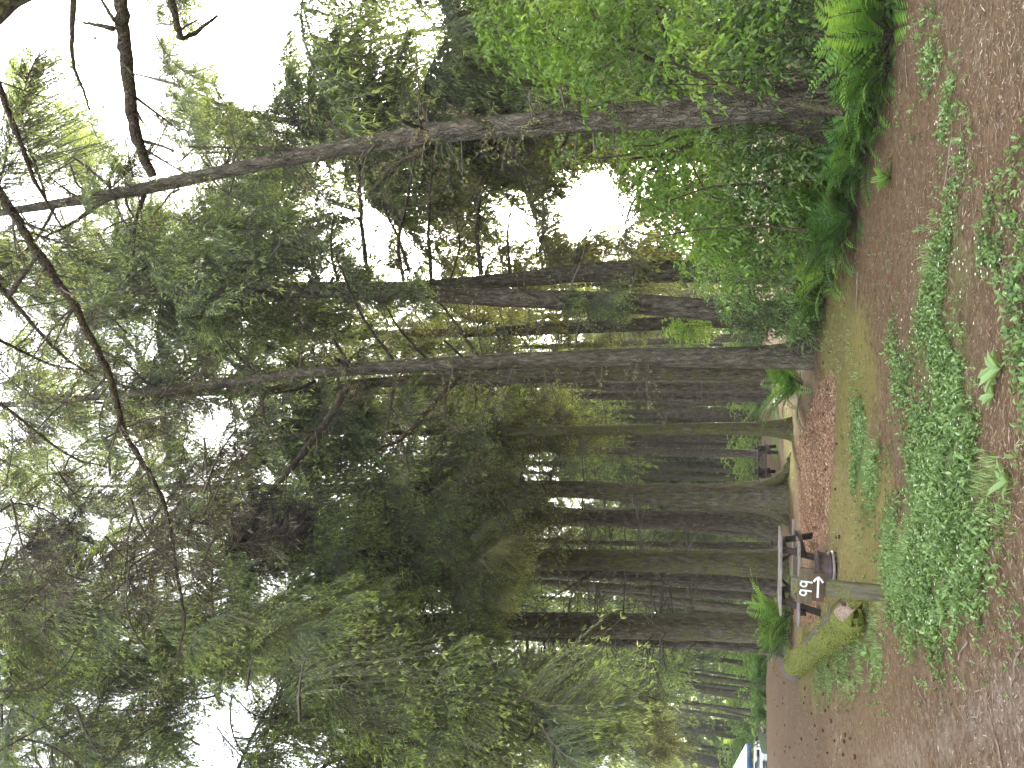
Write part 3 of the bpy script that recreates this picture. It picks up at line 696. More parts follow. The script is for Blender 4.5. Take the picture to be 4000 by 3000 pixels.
tree('T19', [(2995, 2378, 28), (2700, 2368, 22)], 'far trunk above the dark fern, nearer the shaded double spruce', Y=46, top=26, crown=(14, 26, 24, 3), dead=(36, 2, 10, 1.3))
tree('T20', [(3050, 2450, 108), (2800, 2452, 100), (2400, 2443, 100), (2200, 2440, 96), (1950, 2434, 88), (1400, 2445, 70)], 'massive shaded spruce with one mossy flank rising behind the dark fern', Y=26, top=31,
     crown=(11.5, 31, 36, 4.8), dead=(60, 3, 12, 2.4), moss=.5, flare=.5, n=22)
tree('T21', [(3050, 2530, 50), (2800, 2516, 40), (2400, 2508, 34), (2200, 2500, 30)], 'dark spruce tucked against the far flank of the massive shaded one, its root swelling out', Y=27.5, top=28, crown=(12, 28, 18, 4.2), dead=(56, 3, 12, 2.6), moss=.1, flare=1.1)
# thin leaning trunks beyond the crest of the lane
for k, (pts, Y, lb) in enumerate((
    ([(2955, 2653, 9), (2646, 2606, 8)], 66, 'thinnest leaning stem beyond the lane, next to the massive shaded spruce'),
    ([(2940, 2671, 13), (2740, 2646, 11)], 62, 'leaning stem beyond the lane just past the thinnest one'),
    ([(2971, 2700, 18), (2769, 2675, 15)], 58, 'dark leaning stem beyond the lane in front of a broader brown trunk'),
    ([(2935, 2727, 28), (2650, 2675, 25)], 60, 'broader brown trunk leaning beyond the lane, behind a dark slim stem'),
    ([(2971, 2783, 16), (2650, 2742, 14)], 58, 'dark stem beyond the lane forking away from a crossing pole'),
    ([(2900, 2795, 9), (2650, 2725, 7)], 64, 'thin slanted pole crossing behind two leaning stems beyond the lane'),
    ([(2960, 2816, 15), (2602, 2765, 13)], 80, 'dark stem standing behind the red car'),
    ([(2930, 2866, 28), (2602, 2816, 24)], 84, 'broad brown trunk rising behind the grey car'),
    ([(2955, 2893, 14), (2574, 2834, 12)], 82, 'slim dark stem rising behind the windscreen of the white truck'),
    ([(2900, 2938, 13), (2580, 2892, 11)], 84, 'slim stem with bright leaves around it, above the white truck'),
    ([(2900, 2956, 9), (2790, 2942, 8)], 88, 'short looking far stem above the bonnet of the white truck'),
    ([(2900, 2996, 42), (2588, 2935, 36)], 84, 'thick dark trunk rising behind the white canopy'))):
    tree('L%d' % k, pts, lb, Y=Y, top=24 if k % 2 else 27, crown=(7.5 + (k % 3), 25, 34, 3.6), dead=(34, 1, 10, 1.6), n=8, lib=LIB_FAR, flare=.3, group='leaning stems beyond the lane')

def tlimb(key, path, w0, w1, dY=(0, 0), twigs=10, tl=.6, seed=1, **kw):
    root, ax, rad, Y = TREES[key]; k = len(path)
    P = [at(a, b, Y + dY[0] + (dY[1] - dY[0]) * i / (k - 1)) for i, (a, b) in enumerate(path)]
    return limb(root, P, wm(w0, Y) / 2, wm(w1, Y) / 2, twigs=twigs, tl=tl, seed=seed, **kw)

# limbs of the leaning spruce
for k, (p, a, b) in enumerate((
    ([(1240, 590), (1160, 586), (950, 578), (740, 573)], 16, 7), ([(1350, 545), (1310, 500), (1265, 455)], 13, 6), ([(1660, 510), (1610, 488), (1570, 470)], 15, 8), ([(1675, 492), (1655, 430), (1640, 385)], 13, 7),
    ([(1845, 480), (1790, 440), (1745, 400)], 17, 10), ([(2000, 515), (1910, 485), (1835, 455)], 18, 10), ([(1640, 585), (1560, 632), (1500, 650), (1445, 645)], 17, 5), ([(1660, 580), (1530, 650), (1470, 720), (1440, 760)], 18, 8),
    ([(565, 750), (550, 800), (530, 860), (522, 930), (520, 1000)], 17, 8), ([(425, 775), (330, 840), (250, 890), (165, 930)], 18, 8), ([(480, 745), (500, 810), (530, 850), (430, 880), (400, 910)], 10, 4), ([(2000, 560), (2010, 590), (1985, 640)], 12, 5),
    ([(2215, 525), (2205, 560), (2185, 580)], 14, 7), ([(430, 730), (350, 660), (285, 615)], 14, 6), ([(300, 770), (230, 720), (190, 690)], 10, 4), ([(520, 690), (500, 600), (490, 545)], 9, 4), ([(345, 760), (300, 720), (275, 640)], 8, 4),
    ([(1240, 640), (1236, 665)], 10, 5), ([(700, 740), (660, 760), (640, 790)], 8, 4), ([(2120, 440), (2118, 410)], 9, 6), ([(880, 650), (900, 600), (870, 560)], 8, 3))):
    tlimb('R1', p, a * 1.35, b * 1.35, dY=(0, random.uniform(-1, .6)), twigs=5, tl=.35, seed=k)
# limbs reaching from the close pair
for k, (p, a, b) in enumerate((([(1250, 1095), (1180, 1010), (1120, 900), (1085, 810)], 22, 8), ([(1440, 1090), (1420, 960), (1408, 800), (1400, 600)], 22, 12), ([(1575, 1095), (1550, 960), (1590, 780), (1620, 620)], 18, 8), ([(1685, 1100), (1672, 900), (1690, 600)], 18, 8),
    ([(1880, 1070), (1862, 930), (1870, 800), (1880, 690)], 22, 10), ([(1600, 1060), (1560, 930), (1480, 780), (1540, 640)], 16, 6), ([(1130, 1175), (1150, 1190), (1240, 1170)], 16, 8), ([(1500, 1150), (1410, 1090), (1300, 1030), (1200, 980)], 14, 6), ([(1990, 1070), (1980, 900), (2010, 760)], 12, 6),
    ([(1320, 1095), (1290, 980), (1300, 860)], 12, 6), ([(1760, 1090), (1800, 960), (1780, 850)], 10, 5))):
    tlimb('R2a', p, a, b, dY=(0, random.uniform(-3, 1)), twigs=14, tl=1.2, seed=30 + k)
# limbs of the scaly spruce
for k, (p, a, b) in enumerate((([(1370, 1485), (1310, 1600), (1220, 1720), (1130, 1840), (1050, 1920), (1000, 1935), (950, 1990)], 30, 12), ([(1795, 1470), (1700, 1570), (1640, 1645), (1570, 1715), (1530, 1735), (1465, 1755)], 20, 8),
    ([(1568, 1715), (1585, 1790), (1598, 1840), (1590, 1910)], 9, 5), ([(1545, 1470), (1532, 1560), (1510, 1680)], 12, 7), ([(1536, 1404), (1422, 1255), (1365, 1130), (1313, 1000)], 11, 6), ([(1665, 1400), (1550, 1275), (1500, 1180)], 10, 5), ([(1865, 1390), (1800, 1290), (1720, 1180), (1645, 1150)], 12, 6),
    ([(1805, 1395), (1770, 1360), (1735, 1330)], 9, 5), ([(1365, 1420), (1330, 1370), (1300, 1320)], 12, 7), ([(1360, 1430), (1310, 1402)], 22, 12), ([(1240, 1440), (1220, 1360)], 11, 6), ([(1090, 1510), (1020, 1540), (1030, 1640), (1110, 1770)], 15, 6), ([(1230, 1490), (1150, 1525), (1060, 1535)], 14, 6),
    ([(1400, 1490), (1385, 1560), (1370, 1620)], 9, 5), ([(1730, 1500), (1740, 1560), (1735, 1640), (1795, 1690)], 12, 6), ([(1855, 1505), (1862, 1560), (1855, 1600)], 8, 4), ([(1900, 1490), (1930, 1510), (1905, 1560)], 8, 4), ([(640, 1520), (560, 1490), (500, 1420), (380, 1370)], 11, 4), ([(900, 1505), (700, 1540), (520, 1560)], 16, 8), ([(1000, 1460), (930, 1390), (880, 1330)], 14, 5))):
    tlimb('T1', p, a * 1.3, b * 1.25, dY=(0, random.uniform(-3.5, 0)), twigs=10, tl=.8, seed=60 + k)
for key, p, a, b in (('T16', [(2380, 2190), (2290, 2192), (2240, 2160), (2170, 2080), (2100, 2010)], 12, 5), ('T20', [(2158, 2500), (2170, 2590), (2183, 2663), (2205, 2800), (2235, 3040)], 11, 7), ('T20', [(2060, 2490), (2058, 2600), (2050, 2780), (2042, 3020)], 12, 8),
                     ('T20', [(2125, 2500), (2128, 2630), (2250, 2630), (2390, 2650), (2480, 2700), (2565, 2735)], 9, 5), ('T16', [(2330, 2230), (2230, 2290), (2130, 2350)], 9, 4), ('T12', [(2000, 1880), (1960, 1845), (1900, 1840)], 12, 5), ('T12', [(2150, 1885), (2155, 1860), (2140, 1850)], 10, 6)):
    tlimb(key, p, a, b, dY=(0, random.uniform(-2, 1)), twigs=12, tl=1.0, seed=int(p[0][0]))
# long mossy root of the great spruce
root, ax, rad, Y = TREES['T12']
for p, w0, w1 in (([(2985, 1900), (3030, 1880), (3062, 1850), (3080, 1815), (3096, 1770)], 44, 16), ([(3000, 1985), (3045, 2010), (3078, 2040), (3100, 2050)], 40, 14)):
    P = []
    for i, (a, b) in enumerate(p):
        q = at(a, b, Y - .25 * i); P.append(q)
    o = limb(root, P, wm(w0, Y) / 2, wm(w1, Y) / 2, twigs=0, name='root', mat=BARK, n=10); o['moss'] = .8

# the spruce standing out of frame whose limbs reach over the clearing
oroot = thing('overhanging_spruce', (5.2, 2.6, 0), 'spruce beside the camera whose long mossy limbs hang across the sky', 'tree', 'spruce trees of the camp wood')
mb = MB(); trunk_mesh(mb, lambda z: np.array([5.2, 2.6, z]), lambda z: .42 - .012 * z, -.1, 24, 16, .5, .5, 5); o = mb.build('trunk', BARK, oroot, smooth=True); o['moss'] = .3
for k, (p, Y0, Y1, a, b, tw) in enumerate((
    ([(455, -140), (468, 0), (480, 100), (490, 220), (505, 400), (540, 560), (597, 690)], 5.6, 6.6, 68, 42, 4), ([(445, 112), (390, 100), (325, 88)], 5.8, 5.7, 26, 12, 0), ([(445, 80), (415, 30), (385, -20)], 5.8, 5.9, 18, 12, 0),
    ([(288, -120), (284, 60), (278, 150), (286, 260), (320, 340), (352, 432)], 5.0, 5.6, 28, 8, 3), ([(-90, 130), (0, 345), (80, 560), (130, 700), (190, 800), (245, 895)], 5.4, 6.6, 34, 8, 8),
    ([(-120, 580), (0, 760), (80, 870), (160, 1010), (290, 1190), (360, 1330), (430, 1460), (460, 1600), (500, 1720), (560, 1810), (610, 1900), (640, 1960), (670, 2080), (690, 2250), (725, 2420), (700, 2560), (640, 2660), (470, 2725)], 6, 9.5, 48, 6, 60),
    ([(-60, 1040), (0, 1120), (130, 1270), (250, 1400), (375, 1480)], 7, 8, 28, 8, 20), ([(-40, 1310), (100, 1380), (220, 1435), (390, 1450)], 7, 8.5, 14, 6, 16), ([(-40, 1550), (60, 1620), (170, 1710), (300, 1800), (430, 1825)], 7.5, 8.6, 16, 7, 20),
    ([(40, 1150), (100, 1060), (150, 1000)], 6.6, 6.4, 26, 12, 4), ([(655, -60), (690, 90), (705, 155), (760, 130), (850, 60)], 7.5, 8.5, 34, 12, 4), ([(430, 1460), (330, 1560), (190, 1600)], 7.6, 8, 12, 5, 14), ([(470, 1600), (560, 1650), (700, 1720)], 7.8, 8, 10, 4, 12), ([(640, 1960), (560, 2090), (420, 2160)], 8.6, 9, 10, 4, 14),
    ([(-40, 2020), (60, 1960), (180, 1990), (300, 2080)], 7.5, 8.5, 12, 5, 14), ([(-50, 2700), (150, 2700), (260, 2600), (330, 2480)], 8, 9, 10, 4, 10), ([(-30, 2950), (180, 2830), (420, 2770), (640, 2780)], 8, 9.5, 9, 4, 8), ([(400, 3000), (560, 2860), (720, 2770)], 8.5, 9.5, 8, 4, 8))):
    P = [at(a_, b_, Y0 + (Y1 - Y0) * i / (len(p) - 1)) for i, (a_, b_) in enumerate(p)]
    limb(oroot, P, wm(a, Y0 * 1.15) / 2, wm(b, Y1 * 1.15) / 2, twigs=tw, tl=.75, seed=100 + k)
P = [at(150, -118, 3.2), at(20, -40, 3.25), at(-120, 60, 3.3)]
limb(oroot, P, wm(190, 3.6) / 2, wm(190, 3.6) / 2, twigs=0, seed=140)  # thick close limb invented to fill the dark blurred corner of the view
# canopy of fine dead sprays with lichen overhead (bare lower boughs of the out of frame spruce and its neighbours)
def spray(root, polys, n, Y0, Y1, L, name, lib=LIB_TWIG, mats=None, az=None, gold=False, ts=0.0, carve=True, lich=.0, pit=(-.5, .2)):
    mb = MB(); specs = []; spots = []
    for k in range(n):
        poly = polys[k % len(polys)]; a = np.array(poly); lo, hi = a.min(0), a.max(0)
        for _ in range(30):
            q = lo + rng.random(2) * (hi - lo)
            if inpoly(q[None], poly)[0]: break
        Y = random.uniform(Y0, Y1); p = at(q[0], q[1], Y); ang = random.uniform(0, 6.28) if az is None else random.gauss(*az)
        LL = L * random.uniform(.6, 1.3)
        p = p - np.array([math.cos(ang), math.sin(ang), 0]) * LL * .5
        specs.append((p, ang, random.uniform(*pit), random.gauss(0, .4), LL, random.gauss(ts, .08)))
        if random.random() < lich: spots += [(p + np.array([math.cos(ang), math.sin(ang), 0]) * LL * random.random() + rng.normal(0, .18, 3) * LL, LL) for _ in range(4)]
    crown_mesh(mb, specs, lib, carve)
    if spots: lichen_tufts(mb, spots, 2, 5, .035)
    if mb.v: mb.build(name, mats or [DEADTWIG, DEADTWIG, LICHEN], root)
DEADZ = [[(0, 1150), (350, 1150), (600, 1350), (900, 1700), (1050, 2050), (950, 2300), (500, 2450), (0, 2450)], [(0, 2000), (500, 1900), (1000, 1850), (1050, 2200), (500, 2300), (0, 2400)]]
spray(oroot, DEADZ, 60, 7, 12, 1.2, 'bare_twigs', lich=.9)
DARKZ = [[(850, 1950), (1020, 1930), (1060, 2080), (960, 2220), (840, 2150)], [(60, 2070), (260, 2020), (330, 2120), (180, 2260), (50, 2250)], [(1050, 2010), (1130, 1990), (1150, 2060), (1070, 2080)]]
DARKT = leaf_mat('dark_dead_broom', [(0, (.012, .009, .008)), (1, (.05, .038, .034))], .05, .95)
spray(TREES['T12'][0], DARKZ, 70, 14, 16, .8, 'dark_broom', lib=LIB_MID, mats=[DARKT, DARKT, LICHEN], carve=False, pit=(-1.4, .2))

# long drooping boughs; gold ones carry the warm backlight in their colour
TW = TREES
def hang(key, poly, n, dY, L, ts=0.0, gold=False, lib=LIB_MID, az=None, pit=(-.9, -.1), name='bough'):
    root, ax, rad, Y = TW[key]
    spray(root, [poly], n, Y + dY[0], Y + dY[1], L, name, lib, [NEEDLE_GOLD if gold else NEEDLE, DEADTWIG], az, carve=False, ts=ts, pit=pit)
tree('C1', [(2700, 3260, 120), (1500, 3140, 90), (500, 3060, 60)], 'spruce by the lane edge whose fresh tipped boughs hang into view over the lane', Y=15, top=24, crown=(9, 24, 36, 4.0), dead=(30, 5, 12, 2), lib=LIB_NEAR)
def roof(key, poly, n, Y0, Y1, L, lib=LIB_MID, ts=0.0, gold=False, name='bough', pit=(-.7, .1)):
    root = TREES[key][0]
    spray(root, [poly], n, Y0, Y1, L, name, lib, [NEEDLE_GOLD if gold else NEEDLE, DEADTWIG], None, carve=True, ts=ts, pit=pit)
hang('T18', [(2060, 2000), (2380, 2000), (2380, 2420), (2060, 2420)], 60, (-4, 14), 3.0, .08, lib=LIB_FAR)
hang('T9', [(2000, 1450), (2400, 1450), (2400, 1900), (2050, 1900)], 46, (-2, 14), 3.0, .08, lib=LIB_FAR)
hang('T19', [(2280, 2480), (2560, 2500), (2600, 2720), (2320, 2700)], 40, (0, 14), 3.0, .1, lib=LIB_FAR)
roof('C1', [(-150, 2250), (700, 2300), (1300, 2450), (1400, 3000), (-150, 3000)], 170, 10, 16, 1.9, LIB_NEAR, .05)
roof('C1', [(1300, 2600), (2200, 2700), (2200, 3000), (1300, 3000)], 70, 12, 18, 1.9, LIB_NEAR, .1)
roof('T16', [(-150, 1900), (1200, 1900), (1400, 2500), (-150, 2600)], 80, 16, 26, 2.6, LIB_MID, -.02)
roof('T1', [(-150, 900), (700, 950), (1200, 1200), (1300, 1800), (600, 1900), (-150, 1900)], 140, 19, 30, 2.5, LIB_MID, .0)
roof('T12', [(900, 1600), (1900, 1650), (2000, 2000), (900, 2000)], 30, 20, 30, 2.4, LIB_MID, .0)
roof('R2a', [(250, 850), (1000, 850), (1000, 1200), (250, 1150)], 80, 21, 29, 2.3, LIB_MID, .03)
hang('T16', [(1560, 2000), (1800, 1930), (1920, 2060), (1960, 2180), (1920, 2300), (1940, 2420), (1840, 2560), (1780, 2420), (1720, 2200), (1600, 2100)], 60, (-6, -2), 1.5, .14, lib=LIB_NEAR)
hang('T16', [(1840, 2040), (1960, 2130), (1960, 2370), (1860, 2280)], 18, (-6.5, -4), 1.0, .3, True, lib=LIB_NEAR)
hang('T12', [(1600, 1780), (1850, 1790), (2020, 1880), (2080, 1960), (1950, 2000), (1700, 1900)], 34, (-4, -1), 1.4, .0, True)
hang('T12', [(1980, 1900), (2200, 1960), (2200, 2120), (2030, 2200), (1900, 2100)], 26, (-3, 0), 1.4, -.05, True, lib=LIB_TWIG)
hang('T20', [(1250, 2300), (1480, 2250), (1520, 2420), (1440, 2520), (1250, 2480)], 34, (-9, -3), 1.5, .22, lib=LIB_NEAR)
hang('T20', [(1080, 2550), (1300, 2500), (1350, 2760), (1150, 2800)], 34, (-9, -3), 1.5, .25, lib=LIB_NEAR)
hang('T20', [(1300, 2500), (1700, 2450), (1900, 2560), (1850, 2800), (1900, 3000), (1300, 3000), (1350, 2700)], 100, (-8, -1), 1.7, .2, lib=LIB_NEAR)
hang('T20', [(1850, 2560), (2150, 2560), (2250, 2700), (2150, 2950), (1900, 3000)], 46, (-5, 1), 1.6, -.05)
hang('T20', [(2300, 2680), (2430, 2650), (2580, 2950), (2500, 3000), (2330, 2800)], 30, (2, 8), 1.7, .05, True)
hang('T20', [(600, 2500), (1000, 2400), (1250, 2500), (1100, 2640), (800, 2600)], 50, (-9, -2), 1.6, .2, lib=LIB_NEAR)
hang('T2', [(1200, 1500), (1420, 1530), (1360, 1680), (1200, 1640)], 30, (-1, 3), 1.3, -.12)
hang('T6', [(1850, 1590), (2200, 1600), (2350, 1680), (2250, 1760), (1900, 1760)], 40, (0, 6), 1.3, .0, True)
hang('T6', [(1500, 1560), (1900, 1540), (2200, 1540), (2150, 1620), (1600, 1680)], 44, (4, 14), 1.8, .12)
hang('R2a', [(1250, 1040), (1600, 1120), (1700, 1230), (1300, 1180)], 24, (-2, 1), 1.1, -.1)
hang('R2a', [(2140, 1140), (2340, 1120), (2380, 1240), (2180, 1240)], 16, (-1.4, -.5), .8, -.02)
hang('R2a', [(700, 700), (1080, 640), (1250, 800), (1200, 1050), (800, 1050)], 48, (-2, 5), 1.9, .02)
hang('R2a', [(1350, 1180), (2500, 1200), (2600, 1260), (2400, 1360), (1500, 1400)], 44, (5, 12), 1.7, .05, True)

# ------------------------------------------------------------------ spruces against the sky beyond the bank
tree('B1', [(2500, -160, 70), (1500, -120, 56), (700, -140, 40)], 'spruce at the sky edge whose long boughs droop over the leafy bank', Y=17, top=25, crown=(6.5, 25, 75, 4.6), dead=(40, 4, 14, 2.2), moss=.2, lib=LIB_MID)
tree('B2', [(2400, 470, 44), (1500, 575, 36), (900, 680, 26), (500, 770, 14)], 'dense spruce seen through and above the leaning bare trunk', Y=27, top=27, crown=(11, 27, 120, 4.4, dict(low=1)), dead=(30, 5, 14, 2), moss=.1)
tree('B3', [(2300, 520, 40), (1500, 500, 36), (1150, 480, 30), (900, 430, 24), (700, 330, 16)], 'full crowned spruce standing against white sky behind the leaning bare trunk', Y=23, top=26, crown=(8, 26, 120, 3.9, dict(low=1)), dead=(30, 4, 12, 2), moss=.1)
tree('B4', [(2200, 620, 36), (1500, 600, 32), (1000, 590, 22)], 'spruce with hanging boughs just behind the leaning bare trunk', Y=30, top=29, crown=(9, 29, 55, 4.2, dict(low=1)), dead=(30, 4, 14, 2), moss=.1)

roof('B1', [(2150, -60), (2850, -60), (2850, 420), (2300, 520), (2100, 300)], 70, 14, 24, 1.9, LIB_MID, .25)
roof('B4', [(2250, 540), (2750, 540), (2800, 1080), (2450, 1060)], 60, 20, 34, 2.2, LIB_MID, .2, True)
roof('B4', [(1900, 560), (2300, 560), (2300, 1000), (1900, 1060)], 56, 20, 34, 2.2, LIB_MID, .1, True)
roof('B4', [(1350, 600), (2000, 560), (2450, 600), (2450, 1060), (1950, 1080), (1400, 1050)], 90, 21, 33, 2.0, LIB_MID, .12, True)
roof('B2', [(0, 230), (100, 200), (330, 480), (480, 700), (700, 830), (300, 840), (0, 520)], 70, 18, 27, 1.9, LIB_MID, .12)
roof('B3', [(540, -60), (930, -60), (1000, 350), (960, 560), (640, 560), (560, 350)], 60, 16, 24, 1.9, LIB_MID, .08)

# ------------------------------------------------------------------ the wood behind
def proto_tree(seed, H, z0, nb, L, lib, r=.26, ndead=26):
    root = thing('spruce_tree', (0, 0, 0), 'spruce deep in the wood behind the camp', 'tree', 'spruces deep in the wood')
    rs = random.Random(seed); a = lambda z: np.array([.25 * math.sin(z * .13 + seed), .2 * math.sin(z * .17), z])
    mb = MB(); trunk_mesh(mb, a, lambda z: r * (1 - z / (H * 1.02)) + .02, -.4, H, 8, .4, .4, seed, 0, 0); o = mb.build('trunk', BARK, root, smooth=True); o['moss'] = .45
    mb = MB()
    for _ in range(ndead):
        z = rs.uniform(1.5, z0 + 3); an = rs.random() * 6.283
        twig_tree(mb, a(z), (math.cos(an), math.sin(an), rs.uniform(-.3, .2)), rs.uniform(.5, 2.2), .02, 1, 0, .25, None, rs)
    mb.build('dead_branches', [DEADTWIG], root)
    mb = MB(); crown_mesh(mb, whorls(a, z0, H, nb, L, low=.8), lib, carve=False); mb.build('crown', [NEEDLE, DEADTWIG], root)
    return root
PROTO = [proto_tree(201 + k, H, z0, nb, L, LIB_FAR) for k, (H, z0, nb, L) in enumerate(((28, 15, 36, 3.2), (27, 14, 38, 3.0), (30, 17, 36, 3.4), (24, 5.5, 60, 3.2), (27, 7, 66, 3.6)))]
placed = []; used = set()
def far_ok(x, y, gap):
    return all((x - a) ** 2 + (y - b) ** 2 > gap * gap for a, b in placed)
rs = random.Random(5); cnt = 0
for _ in range(9000):
    if cnt >= 150: break
    y = rs.uniform(34, 94); x = rs.uniform(-.66, .66) * y
    base, _d = proj(np.array([x, y, 5.])); py = float(base[1])
    if not (y > 52 or x > -13): continue
    if -.56 * y < x < -.42 * y and y < 84: continue             # vehicles
    if 1480 < py < 1900 and y < 44: continue                     # far tables
    if 560 < py < 1060: continue                                 # opening where the sun stands
    if not far_ok(x, y, 2.6): continue
    k = rs.randrange(3) if y < 60 else rs.randrange(3, 5); placed.append((x, y))
    if k in used: o = dup(PROTO[k], (x, y, float(gz(x, y)) - .1), rs.random() * 6.28, 'spruce deep in the wood behind the camp', scale=rs.uniform(.65, 1.25))
    else:
        o = PROTO[k]; o.location = (x, y, float(gz(x, y)) - .1); used.add(k)
    cnt += 1

for k, (x, y) in enumerate(((-12, 5), (-9.5, 1.5), (12, 6), (-14, 10), (15, 12))):  # unseen spruces added to shade the near ground
    dup(PROTO[k % 5], (x, y, 0), k * 1.3, 'unseen spruce added beside the clearing to shade it', 'unseen spruces added around the clearing')
# far leafy mass closing the view between the far trunks
mb = MB(); n = 95000
y = rng.uniform(96, 118, n); x = (rng.random(n) * 2 - 1) * .62 * y; h = np.abs(rng.normal(0, 1, n)) * 9 + rng.random(n) * 4 - 1
clump = np.sin(x * .5) + np.sin(x * .21 + 1.3) * 1.2 + np.sin(y * .4 + x * .3)
h = h * (.8 + .3 * clump); sun_gap = (x / y > .14) & (x / y < .36) & (h > 7)
ok = (h > 0) & ~sun_gap; x, y, h = x[ok], y[ok], h[ok]; n = len(x)
P = np.stack([x, y, gz(x, y) + h], -1)
leaves(mb, P, rng.normal(0, 1, (n, 3)) + np.array([0, 0, -.4]), rng.normal(0, 1, (n, 3)), rng.uniform(.4, 1.0, n), rng.uniform(.2, .42, n), np.clip(rng.normal(.34, .24, n) + np.where(x < -.3 * y, .2, 0) - h * .02, 0, 1), shape='blade')
o = mb.build('far_wood', FARLEAF); tag(o, 'bright green leafy edge of the wood far behind the trunks', 'far wood', kind='stuff')

# ------------------------------------------------------------------ shrubs, ferns, ivy
def leafy(mb, tips, L, W, droop, tt, per=8, twl=.35, mat=0, tmat=1):
    """short leafy shoots at the given places"""
    n = len(tips); a = rng.random(n) * 6.283; e = rng.normal(.1, .45, n)
    D = np.stack([np.cos(a) * np.cos(e), np.sin(a) * np.cos(e), np.sin(e)], -1)
    s = np.linspace(0, 1, per)
    P = tips[:, None] + D[:, None] * (s * twl)[None, :, None] * rng.uniform(.6, 1.3, (n, 1, 1)); P[..., 2] -= (s ** 2 * twl * .35)[None]
    sv = np.cross(D, [0, 0, 1.]); sgn = np.where(np.arange(per) % 2, 1., -1.)
    d = D[:, None] * .6 + sv[:, None] * sgn[None, :, None] * .8 + rng.normal(0, .25, (n, per, 3)); d[..., 2] -= droop
    nr = np.array([0, 0, 1.]) + rng.normal(0, .5, (n, per, 3))
    t = np.clip(np.repeat(tt, per) + rng.normal(0, .12, n * per), 0, 1)
    leaves(mb, P.reshape(-1, 3), d.reshape(-1, 3), nr.reshape(-1, 3), L * rng.uniform(.6, 1.25, n * per), W * rng.uniform(.7, 1.2, n * per), t, mat)
    wv = sv * .0025
    V = np.stack([P[:, 0] - wv, P[:, 0] + wv, P[:, -1] + wv * .5, P[:, -1] - wv * .5], 1)
    mb.add(V.reshape(-1, 3), np.arange(n)[:, None] * 4 + np.arange(4)[None], tmat, .35)

def region(polys, n, Y0, Y1, carve=True):
    out = []
    for k in range(n):
        poly = polys[k % len(polys)]; a = np.array(poly); lo, hi = a.min(0), a.max(0)
        for _ in range(40):
            q = lo + rng.random(2) * (hi - lo)
            if inpoly(q[None], poly)[0]: break
        p = at(q[0], q[1], random.uniform(Y0, Y1))
        if p[2] < gz(p[0], p[1]) + .05: continue
        out.append(p)
    P = np.array(out)
    if carve: P = P[~in_any(P, SKY)]
    return P
def clump_tint(P, m, s, f=3.0):
    return np.clip(m + s * (np.sin(P[:, 0] * f + 1) * np.sin(P[:, 1] * f * .8 + 2) + np.sin(P[:, 2] * f * 1.2)) * .7 + rng.normal(0, .08, len(P)), 0, 1)

# bright leafy small tree beside the leaning spruce
b = gpt(3330, 330); b[1] += .9; b[0] += .2
vm = thing('leafy_tree', (b[0], b[1], float(gz(b[0], b[1]))), 'small bright green leafy tree with dark forking stems, growing up beside the leaning spruce', 'tree', 'leafy small trees on the bank')
Yv = 8.9
for k, (p, a, c) in enumerate((([(3300, 440), (3100, 400), (2900, 356), (2804, 313), (2635, 259), (2539, 235), (2490, 199), (2382, 145), (2322, 72), (2280, -20)], 30, 10), ([(2490, 200), (2420, 230), (2358, 265), (2237, 310), (2140, 290), (2060, 240)], 13, 5), ([(2635, 259), (2620, 195), (2590, 115), (2560, 40)], 22, 8),
    ([(2490, 199), (2475, 100), (2460, 0), (2440, -60)], 14, 7), ([(2237, 200), (2150, 130), (2080, 0)], 9, 4), ([(2382, 150), (2300, 175), (2220, 178), (2120, 195)], 9, 4), ([(3350, 150), (3100, 130), (2900, 150), (2700, 70), (2560, 20)], 14, 6), ([(3350, 260), (3000, 200), (2760, 215), (2600, 170)], 12, 5), ([(3380, 380), (3200, 340), (3000, 320), (2790, 330), (2600, 330)], 11, 4), ([(3400, 300), (3150, 290), (2850, 270), (2650, 290)], 9, 4))):
    limb(vm, [at(x, y, Yv + .5 * math.sin(k + i * .5)) for i, (x, y) in enumerate(p)], wm(a, Yv) / 2, wm(c, Yv) / 2, twigs=3, tl=.3, seed=200 + k, lichen=False, name='stem')
ZA = [(1860, 40), (1835, 120), (1880, 190), (1960, 240), (2060, 330), (2220, 330), (2250, 440), (2350, 470), (2420, 420), (2700, 390), (3000, 350), (3060, 200), (3060, -40), (1950, -60)]
P = region([ZA, ZA, [(2000, -40), (1860, 60), (1850, 200), (2000, 280), (2200, 330), (2400, 330), (2500, 0)]], 760, 7.9, 11)
mb = MB(); leafy(mb, P, .098, .044, .55, clump_tint(P, .52, .26)); mb.build('foliage', [BROAD, DEADTWIG], vm)

b = gpt(3330, 620); b[1] += .8
vm2 = thing('leafy_tree', (b[0], b[1], float(gz(b[0], b[1]))), 'leafy small tree with arching stems in front of the bright sky gap in the bank', 'tree', 'leafy small trees on the bank')
for k, (p, a, c) in enumerate((([(3250, 560), (3000, 470), (2864, 494), (2714, 555), (2593, 603), (2540, 610), (2470, 620)], 24, 8), ([(2714, 555), (2660, 590), (2600, 640), (2533, 663), (2440, 760)], 14, 5), ([(2864, 494), (2760, 510), (2640, 530), (2560, 570), (2480, 570)], 14, 5), ([(3200, 700), (2950, 720), (2760, 730), (2600, 790)], 12, 5), ([(3150, 900), (2950, 880), (2700, 900), (2560, 930)], 12, 5), ([(2480, 600), (2350, 620), (2230, 600)], 9, 4), ([(2870, 800), (2760, 760), (2700, 640), (2650, 560)], 8, 4))):
    limb(vm2, [at(x, y, 11.2 + .5 * math.sin(k + i * .5)) for i, (x, y) in enumerate(p)], wm(a, 11) / 2, wm(c, 11) / 2, twigs=4, tl=.4, seed=230 + k, lichen=False, name='stem')
